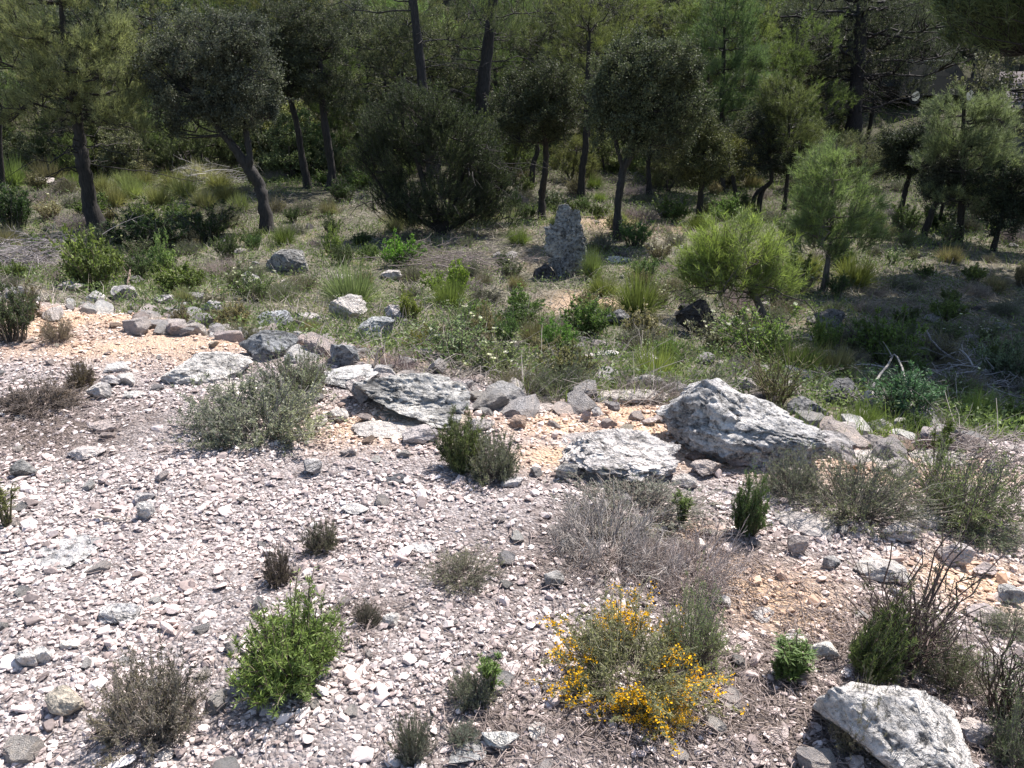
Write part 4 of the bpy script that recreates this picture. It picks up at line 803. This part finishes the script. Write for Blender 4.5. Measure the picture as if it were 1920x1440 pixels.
hero('oak_tree', 1677, 422, [[(1677, 422, 11), (1690, 385, 10), (1702, 350, 9), (1710, 310, 7)]], [(1705, 290, 48, 38), (1730, 260, 35, 28), (1680, 270, 30, 25)], 'oak', 'dark leaning oak near the massive pine', seed=119, nclump=160, dens=1.2, leaf=(.05, .06, .045), land='the dark leaning oak')
hero('oak_tree', 1732, 440, [[(1732, 440, 13), (1745, 400, 11), (1760, 370, 9), (1765, 330, 6)]], [(1760, 340, 40, 38), (1780, 310, 40, 30)], 'oak', 'small oak with a slanting stem beside the dark leaning oak', seed=120, nclump=90, leaf=(.085, .095, .08))
hero('oak_tree', 1758, 430, [[(1757, 430, 7), (1765, 395, 6), (1772, 360, 5)]], [(1785, 350, 35, 35)], 'oak', 'thin stemmed oak sapling beside the slanting stem', seed=121, nclump=45, leaf=(.10, .11, .09))
hero('pine_tree', 1800, 455, [[(1800, 455, 12), (1802, 350, 10), (1805, 250, 8), (1810, 160, 4)]], [(1800, 320, 80, 70), (1830, 260, 80, 60), (1780, 240, 50, 50), (1870, 350, 60, 60), (1830, 200, 40, 35)], 'pine', 'soft light green pine at the photo edge', seed=122, nclump=200, leafL=.10, leafW=.005, clr=.15, leaf=(.20, .235, .15), land='the soft green pine')
hero('oak_tree', 1862, 470, [[(1862, 470, 10), (1870, 430, 9), (1885, 380, 7)]], [(1890, 400, 50, 45), (1860, 350, 45, 40), (1930, 350, 60, 60)], 'oak', 'dark oak with a thin stem at the photo edge', seed=123, nclump=150, leaf=(.045, .06, .045), land='the edge oak')
hero('pine_tree', 1352, 360, [[(1352, 360, 14), (1353, 250, 10), (1356, 120, 7), (1360, 0, 3)]], [(1355, 170, 60, 60), (1350, 100, 65, 60), (1365, 30, 45, 55), (1390, 150, 55, 60), (1370, -30, 30, 40), (1340, 210, 40, 30)], 'pine', 'blue green cone shaped young pine behind the oaks', seed=124, nclump=240, leafL=.10, leafW=.0055, clr=.17, leaf=(.12, .175, .085), land='the blue green pine')
hero('pine_tree', 1470, 400, [[(1470, 400, 8), (1475, 320, 6), (1478, 200, 4)]], [(1475, 250, 50, 50), (1470, 190, 40, 40)], 'pine', 'olive pine between the blue green pine and massive pine', seed=125, nclump=100, leafL=.1, leafW=.006, leaf=(.13, .15, .07))
# trees just beyond the edge of the picture, whose shade falls into it
# generic trees behind
GEN = []
def gen(seed, style, h, w_, trunkr, **kw):
    r = np.random.default_rng(seed); lean = r.normal(0, .12, 2)
    path = [(0, 0, -.2, trunkr * 1.3), (lean[0], lean[1], h * .3, trunkr), (lean[0] * 2.2, lean[1] * 1.5, h * .6, trunkr * .7), (lean[0] * 2, lean[1] * 2, h * .95, trunkr * .2)]
    bl = []
    for k in range(7):
        a = r.uniform(0, 6.28); zz = r.uniform(.4, .92) * h; q = w_ * .5 * (1.1 - .6 * (zz / h)) if style == 'pine' else w_ * .42
        bl.append((q * .8 * cos(a) + lean[0] * 2, q * .8 * sin(a) + lean[1] * 2, zz, w_ * .33, w_ * .33, h * .16))
    return tree(seed, [path], bl, style, **kw)
GEN_O = [gen(201 + k, 'oak', 4.2, 3.2, .06, nclump=210, dens=.9, leafL=.05, leafW=.032, clr=.24) for k in range(3)]
GEN_P = [gen(211 + k, 'pine', 7.0, 3.6, .085, nclump=260, dens=.8, leafL=.13, leafW=.010, clr=.25, dead=20) for k in range(3)]
GEN_Y = [gen(221 + k, 'pine', 4.0, 2.6, .06, nclump=170, dens=.9, leafL=.11, leafW=.008, clr=.19) for k in range(2)]
TALL = tree(240, [[(0, 0, -.2, .1), (.1, 0, 2.2, .085), (.15, .1, 4.5, .06), (.1, .1, 7, .02)]], [(.2, 0, 4.4, 2.0, 2.0, .6), (-.3, .3, 5.4, 1.9, 1.9, .7), (.2, -.2, 6.4, 1.4, 1.4, .6), (0, .4, 3.6, 1.7, 1.7, .4)], 'pine', nclump=620, dens=1.0, leafL=.13, leafW=.012, clr=.27)
for (x, y, l) in ((7.2, 10.2, 'tall shade pine beyond the picture edge, second from the camera'), (6.35, 8.6, 'tall shade pine beyond the picture edge, first from the camera'), (8.3, 12.2, 'tall shade pine beyond the picture edge, third from the camera'), (8.0, 8.8, 'tall shade pine beyond the picture edge, outermost one')):
    put_tree('pine_tree', TALL, (x, y, float(height(x, y))), l, (.12, .15, .08), scale=float(RG.uniform(.92, 1.08)), rotz=float(RG.uniform(0, 6)))
r = np.random.default_rng(33); nb = 0
KEEPOUT = [(P(1120, 268), 1.4), (P(300, 370), 3.), (P(1330, 360), 1.5)]
for _ in range(9000):
    if nb >= 225: break
    y = 15.5 + 45 * r.uniform(0, 1)**1.15; x = r.uniform(-1, 1) * (.72 * y + 2)
    if y < 19.5 and (-9 < x < 9.5): continue
    if y < 24 and r.uniform() < .6: continue
    uu = x / (y * .927 + 1)
    if (.45 < uu < .70 and y < 37) or (.37 < uu <= .45 and y < 27): continue
    dmin = 1.3 + .02 * y
    if any(np.hypot(x - t[0], y - t[1]) < dmin for t in TREES_XY): continue
    z = float(height(x, y)); u = r.uniform(); nb += 1
    fx = x / (y * .65)
    if u < .42 - .25 * fx * 0:
        q = r.uniform(); c = (.12, .13, .09) if q < .6 else (.08, .09, .07)
        put_tree('oak_tree', GEN_O[int(r.integers(0, 3))], (x, y, z), None, jit(r, c, .2, .08), (.028, .024, .022), float(r.uniform(.75, 1.35)), float(r.uniform(0, 6.28)), group='holm oaks of the wood', desc='dark oak in the wood' if q >= .6 else 'grey green oak in the wood')
    elif u < .75:
        q = r.uniform(); c = (.17, .22, .09) if q < .6 else (.24, .25, .11)
        put_tree('pine_tree', GEN_P[int(r.integers(0, 3))], (x, y, z), None, jit(r, c, .2, .1), (.045, .038, .034), float(r.uniform(.6, 1.05)), float(r.uniform(0, 6.28)), group='pines of the wood', desc='green pine in the wood' if q < .5 else 'yellowish pine in the wood')
    else:
        put_tree('pine_tree', GEN_Y[int(r.integers(0, 2))], (x, y, z), None, jit(r, (.15, .19, .08), .25, .12), (.08, .07, .06), float(r.uniform(.7, 1.3)), float(r.uniform(0, 6.28)), group='young pines of the wood', desc='young pine in the wood')
GEN_J = [tree(231 + k, [[(0, 0, -.1, .05), (.1, 0, .5, .03), (.15, .1, 1.0, .02)], [(0, .05, -.1, .04), (-.3, .1, .4, .025), (-.5, .1, .8, .015)]],
              [(.1, 0, .9, .6, .6, .5), (-.4, .1, .7, .5, .5, .4), (.4, -.2, .5, .5, .5, .4), (0, 0, .35, .8, .8, .3)], ['juniper', 'oak'][k % 2], nclump=95, dens=.9, leafL=.05, leafW=.009 if k % 2 == 0 else .03, clr=.17) for k in range(3)]
nb = 0
for _ in range(5000):
    if nb >= 165: break
    y = 20 + 26 * r.uniform(0, 1)**1.2; x = r.uniform(-1, 1) * (.70 * y + 1)
    if any(np.hypot(x - t[0], y - t[1]) < .75 for t in TREES_XY): continue
    if .45 < x / (y * .927 + 1) < .70 and y < 37: continue
    nb += 1; q = int(r.integers(0, 3)); put_tree('understory_bush', GEN_J[q], (x, y, float(height(x, y))), None, jit(r, [(.13, .17, .08), (.14, .16, .10), (.20, .23, .10)][int(r.integers(0, 3))], .2, .08), (.06, .05, .045), float(r.uniform(.6, 1.35)), float(r.uniform(0, 6.28)), group='bushes under the trees', desc=['bushy juniper', 'bushy young oak', 'dense bush'][q], cat='bush')
# far wooded hillside: one mass
r = np.random.default_rng(44); mb = MB(); nn = 700; yy = 62 + 110 * r.uniform(0, 1, nn); xx = r.uniform(-1, 1, nn) * (yy * .95 + 10); zz = height(xx, yy)
for x, y, z in zip(xx, yy, zz):
    n = 260; R_ = r.uniform(1.8, 3.2); d = rnd_dir(r, n); p = np.array([x, y, z + R_ * 1.1]) + d * (R_ * r.uniform(.6, 1.05, n))[:, None] * [1, 1, 1.2]
    leaves(mb, p, rnd_dir(r, n), .8 * r.uniform(.6, 1.2, n), .5, r)
o = link('distant_forest', mb.mesh('distant_forest', M_OAK), None, (.07, .085, .05)); o['kind'] = 'stuff'; o['label'] = 'dark wooded hillside behind the trees'; o['category'] = 'forest'

# ------------------------------------------------------------------ dead wood
def brush_pile(px, py, wpx, hpx, n, label, seed, colr=(.27, .24, .235), rad=.006, land=None):
    p = P(px, py); k = depth(p) / FPX; r = np.random.default_rng(seed); wd, ht = wpx * k, hpx * k; mb = MB()
    a = np.stack([r.normal(0, wd * .22, n), r.normal(0, wd * .16, n), r.uniform(0, ht * .7, n)], -1); az = r.normal(0, .7, n) + pi * (r.uniform(0, 1, n) > .5); L = r.uniform(.25, .6, n) * wd * .8
    e = a + np.stack([np.cos(az) * L, np.sin(az) * L * .6, r.normal(0, ht * .25, n)], -1); e[:, 2] = np.maximum(e[:, 2], .01)
    c = (a + e) / 2 + r.normal(size=a.shape) * [wd*.04, wd*.04, ht * .2]; c[:, 2] = np.abs(c[:, 2]); Q = bez(a, c, e, 6); tubes(mb, Q, (rad * r.uniform(.3, 1.2, n))[:, None] * np.linspace(1, .35, 6)[None], 4)
    i = np.repeat(np.arange(n), 6); q, d = samp(Q, i, r.uniform(.25, 1, len(i))); l = r.uniform(.08, .3, len(i))[:, None] * wd * .4; dd = unit(d + rnd_dir(r, len(i)) * .7)
    tubes(mb, bez(q, q + dd * l * .5, q + dd * l + r.normal(size=q.shape) * .03, 4), np.full((len(i), 4), rad * .3), 3)
    o = link('brush_pile', mb.mesh('brush_pile', M_TWIG), None, colr); o.location = p; props(o, label, 'brush pile')
    if land: LAND.append((land, p))
brush_pile(45, 500, 230, 70, 150, 'heap of grey dead branches on the rim beside the light green shrub', 1, land='the dead branch heap', rad=.007)
brush_pile(850, 500, 230, 45, 120, 'pile of thin brown dead twigs before the great juniper', 2, (.2, .165, .15), .006, land='the twig pile')
brush_pile(1790, 720, 210, 50, 60, 'scattered grey fallen branches in the shade of the pines', 3, (.28, .26, .25), .008, land='the fallen branches')
brush_pile(1640, 770, 130, 40, 50, 'twisted dead sticks lying over the dark rocks', 4, (.2, .18, .17), .007)
brush_pile(390, 345, 150, 40, 50, 'bleached fallen branches behind the forked oak', 5, (.3, .28, .26), .012)
brush_pile(1820, 860, 190, 60, 55, 'dry standing twigs behind the feathery green shrub', 6, (.24, .2, .18), .005)
brush_pile(1730, 845, 60, 28, 70, 'small reddish brown clump of dead stalks on the rim', 7, (.16, .10, .09), .004)
def stick(pts, rads, label, colr=(.25, .22, .2), name='dead_branch', forks=3, seed=0):
    """a fallen or standing branch through picture points (px, py, height above ground)"""
    r = np.random.default_rng(seed + 500); W0 = []
    for (px, py, h) in pts:
        q = P(px, py); W0.append([*(q + np.array([0, 0, h])), 0])
    q = subdiv_path(W0, 12); c = q[:, :3]; c0 = c[0].copy(); c = c - c0; rad = np.linspace(rads[0], rads[1], 12); c[1:-1] += r.normal(size=(10, 3)) * rad[1:-1, None] * .6
    mb = MB(); tubes(mb, c[None], rad[None], 7)
    L = np.linalg.norm(c[-1]); i = np.zeros(forks, int); p, d = samp(c[None], i, r.uniform(.35, .95, forks)); dd = unit(d + rnd_dir(r, forks) * .8 + [0, 0, .3]); l = (r.uniform(.15, .4, forks) * L)[:, None]
    if forks: tubes(mb, bez(p, p + dd * l * .5, p + dd * l + r.normal(size=p.shape) * .03 * L, 5), np.linspace(rads[1] * .9, rads[1] * .4, 5)[None] * np.ones((forks, 1)), 5)
    o = link(name, mb.mesh(name, M_BARK), None, colr); o.location = c0; props(o, label, 'branch')
stick([(1620, 760, .03), (1650, 745, .25), (1668, 730, .3), (1690, 775, .2), (1720, 790, .1)], (.010, .005), 'crooked pale dead branch curling over the grey cube rock', (.24, .22, .2), forks=5, seed=1)
stick([(1725, 660, .25), (1765, 690, .15), (1830, 695, .05)], (.010, .005), 'pale dead branch lying in the deep shade edge', (.2, .18, .17), forks=5, seed=2)
stick([(705, 712, 0), (703, 705, .06), (712, 698, .14)], (.012, .006), 'short dark stick standing between two rim rocks', (.06, .05, .045), forks=1, seed=3)
stick([(250, 320, .0), (400, 322, .05)], (.05, .03), 'pale fallen log lying across the grass before the wood', (.36, .34, .3), name='fallen_log', forks=3, seed=4)
stick([(285, 305, 0), (300, 290, .9), (330, 300, .55), (350, 318, 0)], (.22, .13), 'blackened arched dead trunk at the wood edge', (.012, .011, .011), name='fallen_tree', forks=3, seed=5)
stick([(180, 975, .02), (215, 980, .015), (245, 982, .02)], (.007, .003), 'thin pale dry stick lying on the gravel', (.42, .36, .3), forks=1, seed=6)
stick([(400, 1140, .01), (420, 1135, .02), (450, 1122, .015)], (.0022, .0012), 'thin dark twig lying near the bright rosemary', (.12, .1, .09), forks=1, seed=7)
stick([(525, 560, .0), (534, 552, .06), (528, 546, .10), (540, 540, .13)], (.009, .004), 'bare pale forked stick among the rim grass', (.3, .27, .25), forks=3, seed=8)
stick([(240, 548, .0), (246, 530, .12), (255, 522, .2)], (.018, .006), 'short brown split stump stick on the rim', (.16, .11, .09), forks=3, seed=9)

# ------------------------------------------------------------------ litter and grass: uncountable
r = np.random.default_rng(55); mb = MB(); n = 9000; cx = []
for (px, py, rx, ry) in LI:
    c = P(px, py); m = int(n * rx * ry / sum(q[2] * q[3] for q in LI)); cx.append(np.stack([c[0] + r.normal(0, rx * .6, m), c[1] + r.normal(0, ry * .6, m)], -1))
for q in [o for o in COL.objects if o.type == 'EMPTY' and o.location[1] < 5.2 and 'bush' in o.name or 'wispy' in o.name and o.location[1] < 5.2]:
    cx.append(np.stack([q.location[0] + r.normal(0, .10, 70), q.location[1] + r.normal(0, .10, 70)], -1))
c = np.concatenate(cx); m = 7500; yy = r.uniform(1.2, 6, m); c = np.concatenate([c, np.stack([r.uniform(-1, 1, m) * (.75 * yy + .6), yy], -1)])
n = len(c); az = r.uniform(0, 2*pi, n); L = r.uniform(.012, .07, n); a = np.stack([c[:, 0], c[:, 1], height(c[:, 0], c[:, 1]) + r.uniform(.004, .022, n)], -1)
e = a + np.stack([np.cos(az) * L, np.sin(az) * L, r.normal(0, .15, n) * L], -1); Q = bez(a, (a + e) / 2 + r.normal(size=a.shape) * (L * .12)[:, None], e, 3); tubes(mb, Q, np.full((n, 3), .0011) * r.uniform(.6, 1.6, n)[:, None], 3)
o = link('twig_litter', mb.mesh('twig_litter', M_TWIG), None, (.24, .19, .17)); o['kind'] = 'stuff'; o['label'] = 'dry brown twig litter scattered between the stones'; o['category'] = 'litter'
mb = MB(); mb2 = MB(); n = 230000; y = 3 + 42 * r.uniform(0, 1, n)**1.7; x = r.uniform(-1, 1, n) * (.76 * y + .8); s = edge_s(x, y)
dn = .5 + .7 * fbm2(x, y, .7, 3, 66); keep = (s > .3) & (r.uniform(0, 1, n) < dn); x, y = x[keep], y[keep]; n = len(x)
grass = fbm2(x, y, .45, 2, 67) + r.normal(0, .3, n) > -.12; L = (.05 + .13 * r.uniform(0, 1, n)**1.5) * (1 + .03 * y)
d = unit(np.stack([r.normal(0, .5, n), r.normal(0, .5, n), np.ones(n)], -1)); pos = np.stack([x, y, height(x, y) - .005], -1)
needles(mb, pos[grass], d[grass], L[grass], .0055 * (1 + .09 * y[grass]), r)
d2 = d[~grass] * [1, 1, .25]; needles(mb2, pos[~grass] + [0, 0, .01], d2, L[~grass] * 1.1, .006 * (1 + .05 * y[~grass]), r)
o = link('grass', mb.mesh('grass', M_LEAF), None, (.17, .215, .08)); o['kind'] = 'stuff'; o['label'] = 'sparse olive grass over the forest floor'; o['category'] = 'grass'
o = link('dry_litter', mb2.mesh('dry_litter', M_TWIG), None, (.27, .235, .19)); o['kind'] = 'stuff'; o['label'] = 'dry straw coloured litter on the forest floor'; o['category'] = 'litter'
mb = MB(); n = 260000; y = 4 + 36 * r.uniform(0, 1, n)**1.5; x = r.uniform(-1, 1, n) * (.76 * y + .8); s = edge_s(x, y); keep = (s > .5) & (fbm2(x, y, .8, 3, 70) > -.15); x, y = x[keep], y[keep]; n = len(x)
pos = np.stack([x, y, height(x, y) + .14 * r.uniform(0, 1, n)**1.5], -1); leaves(mb, pos, rnd_dir(r, n) + [0, 0, .5], (.02 + .015 * r.uniform(0, 1, n)) * (1 + .04 * y), .011 * (1 + .04 * y), r)
o = link('ground_cover', mb.mesh('ground_cover', M_LEAF), None, (.135, .18, .08)); o['kind'] = 'stuff'; o['label'] = 'low leafy ground cover between the shrubs'; o['category'] = 'ground cover'

mb = MB(); n = 16000; y = 4 + 22 * r.uniform(0, 1, n)**1.4; x = r.uniform(-1, 1, n) * (.76 * y + .8); s = edge_s(x, y); keep = (s > .2) & (fbm2(x, y, .9, 3, 71) > -.1); x, y = x[keep], y[keep]; n = len(x)
a = np.stack([x, y, height(x, y) + .01], -1); az = r.uniform(0, 2*pi, n); L = r.uniform(.06, .3, n); up_ = r.uniform(-.05, .9, n)
e = a + np.stack([np.cos(az), np.sin(az), up_], -1) * L[:, None]; Q = bez(a, (a + e) / 2 + r.normal(size=a.shape) * (L * .18)[:, None] + [0, 0, .02], e, 4); tubes(mb, Q, (.0022 * r.uniform(.5, 1.4, n) * (1 + .03 * y))[:, None] * np.linspace(1, .5, 4)[None], 3)
o = link('dry_twigs', mb.mesh('dry_twigs', M_TWIG), None, (.27, .235, .21)); o['kind'] = 'stuff'; o['label'] = 'grey dry twigs and stalks through the low scrub'; o['category'] = 'twigs'

# ------------------------------------------------------------------ car and shed glimpsed beyond the wood
def prism(mb, prof, y0, y1, inset=0):
    prof = np.array(prof, float); n = len(prof); a = np.stack([prof[:, 0], np.full(n, y0), prof[:, 1]], -1); b = np.stack([prof[:, 0], np.full(n, y1), prof[:, 1]], -1)
    base = mb.n; mb.add(np.concatenate([a, b]), [np.array([[i, (i+1) % n, n + (i+1) % n, n + i] for i in range(n)])])
    mb.f.append(np.array([list(range(n - 1, -1, -1))]) + base); mb.f.append(np.array([list(range(n, 2*n))]) + base)
def box(mb, x0, x1, y0, y1, z0, z1): prism(mb, [(x0, z0), (x1, z0), (x1, z1), (x0, z1)], y0, y1)
def cyl(mb, c, rad, w_, n=20):
    a = np.arange(n) * 2*pi/n; prism(mb, np.stack([c[0] + rad * np.cos(a), c[1] + rad * np.sin(a)], -1), c[2] - w_/2, c[2] + w_/2)
M_PAINT = plain_mat('dark_paint', (.02, .02, .028), .25, 0., .1); M_GLASS = plain_mat('car_glass', (.03, .035, .045), .05, 0., .05); M_TYRE = plain_mat('tyre', (.02, .02, .02), .9)
M_RIM = plain_mat('rim', (.5, .5, .52), .3, 1.); M_WALL = plain_mat('render_wall', (.12, .12, .125), .95, 0., .15, 3., .0); M_LAMP = plain_mat('lamp_glass', (.6, .6, .6), .1)
cy = 36.; c0 = W(1735, 200, cy); zc = float(height(c0[0], cy)); roofz = W(1735, 192, cy)[2]; zc = max(zc, roofz - 1.75)
car = bpy.data.objects.new('parked_car', None); COL.objects.link(car); car.location = (c0[0], cy, zc); car.rotation_euler = (0, 0, .25); props(car, 'dark parked car with a gleaming roof half hidden by the wood', 'car'); LAND.append(('the dark car', np.array(car.location)))
def part(name, fn, mat, par=car, smooth=False):
    mb = MB(); fn(mb); return link(name, mb.mesh(name, mat, smooth), par)
part('body', lambda m: (prism(m, [(-2.1, .35), (2.1, .35), (2.15, .75), (1.95, .95), (1.25, 1.02), (-2.0, 1.05), (-2.15, .7)], -.85, .85)), M_PAINT)
part('cabin', lambda m: prism(m, [(-1.9, 1.03), (1.15, 1.03), (.55, 1.58), (.3, 1.66), (-1.5, 1.68), (-1.8, 1.55)], -.7, .7), M_PAINT)
part('side_window', lambda m: (prism(m, [(-1.65, 1.1), (-.5, 1.1), (-.5, 1.52), (-1.55, 1.52)], -.715, -.70), prism(m, [(-.42, 1.1), (.85, 1.1), (.42, 1.52), (-.42, 1.52)], -.715, -.70)), M_GLASS)
part('roof_gleam', lambda m: box(m, -1.5, .3, -.66, .66, 1.683, 1.70), M_RIM)  # silver strip over the dark roof, its colour standing for the sun's gleam
part('windscreen', lambda m: prism(m, [(1.13, 1.07), (1.16, 1.07), (.62, 1.56), (.59, 1.56)], -.6, .6), M_GLASS)
for sx in (-1.35, 1.35):
    for sy in (-.8, .8):
        wh = part('wheel', lambda m: cyl(m, (sx, .33, sy), .33, .2), M_TYRE); part('rim', lambda m: cyl(m, (sx, .33, sy + (.01 if sy > 0 else -.01)), .2, .2), M_RIM, wh)
for sy in (-.6, .6): part('roof_rail', lambda m: box(m, -1.4, .3, sy - .02, sy + .02, 1.70, 1.74), M_RIM)
for sy in (-.65, .65): part('headlight', lambda m: box(m, 2.05, 2.14, sy - .15, sy + .15, .72, .86), M_LAMP)
hy = 26.; a0 = W(1890, 165, hy); hz = float(height(a0[0], hy)); shed = bpy.data.objects.new('shed', None); COL.objects.link(shed)
top = W(1900, 135, hy)[2]; shed.location = (a0[0] + 2.0, hy, top - 2.75); shed.rotation_euler = (0, 0, -.5); props(shed, 'pale shed with a ribbed sunlit roof at the photo edge', 'shed'); LAND.append(('the pale shed', np.array(shed.location)))
part('wall', lambda m: box(m, -1.8, 1.8, -1.5, 1.5, -1.5, 1.9), M_WALL, shed)
def roof_fn(m):
    for i in range(16):
        x0 = -2.0 + i * .25; v = np.array([(x0, -1.8, 1.75), (x0 + .21, -1.8, 1.75), (x0 + .21, 1.8, 2.75), (x0, 1.8, 2.75)]); v2 = v - [0, 0, .05]
        m.add(np.concatenate([v, v2]), np.array([[0, 1, 2, 3], [7, 6, 5, 4], [0, 4, 5, 1], [1, 5, 6, 2], [2, 6, 7, 3], [3, 7, 4, 0]]))
    v = np.array([(-2, -1.8, 1.69), (2, -1.8, 1.69), (2, 1.8, 2.69), (-2, 1.8, 2.69)]); m.add(np.concatenate([v, v - [0, 0, .04]]), np.array([[0, 1, 2, 3], [7, 6, 5, 4], [0, 4, 5, 1], [1, 5, 6, 2], [2, 6, 7, 3], [3, 7, 4, 0]]))
part('roof', roof_fn, plain_mat('roof_tile', (.17, .15, .15), .95, 0., .25, 3., .0), shed)
part('door', lambda m: box(m, -.45, .45, -1.53, -1.503, -.6, 1.4), plain_mat('door_wood', (.12, .08, .06), .7), shed)
# white rock shape standing in for an unidentified pale patch between the trunks
rock(1122, 256, 24, 22, 'white', 'white rock glimpsed between two trunks deep in the wood', sub=3)

# ------------------------------------------------------------------ labels that single each thing out
ORD = ['', 'second', 'third', 'fourth', 'fifth', 'sixth', 'seventh', 'eighth', 'ninth', 'tenth', 'eleventh', 'twelfth', 'thirteenth', 'fourteenth', 'fifteenth', 'sixteenth', 'seventeenth', 'eighteenth', 'nineteenth', 'twentieth']
LP = np.array([q[1][:2] for q in LAND]); bucket = {}
for (o, desc, pos) in PLACED:
    d = np.linalg.norm(LP - pos[:2], axis=1); a = int(d.argmin()); best, bi = -9, a
    va = unit(pos[:2] - LP[a])
    for j in range(len(LAND)):
        if j == a: continue
        vb = LP[j] - LP[a]; dj = np.linalg.norm(vb)
        if dj < d[a] * .8: continue
        sc = float(va @ vb) / dj - .02 * dj
        if sc > best: best, bi = sc, j
    bucket.setdefault((desc, a, bi), []).append((d[a], o))
for (desc, a, b), lst in bucket.items():
    lst.sort(key=lambda t: t[0])
    for k, (dd, o) in enumerate(lst):
        n_ = ORD[k] if k < 20 else str(k + 1) + 'th'
        o['label'] = (f'{n_ + " " if k else ""}{desc} from {LAND[a][0]} towards {LAND[b][0]}') if len(lst) > 1 and k else f'{"first " if len(lst) > 1 else ""}{desc} from {LAND[a][0]} towards {LAND[b][0]}'
print('objects', len(COL.objects), 'labelled', len(PLACED), 'tris', sum(len(m.polygons) for m in bpy.data.meshes))
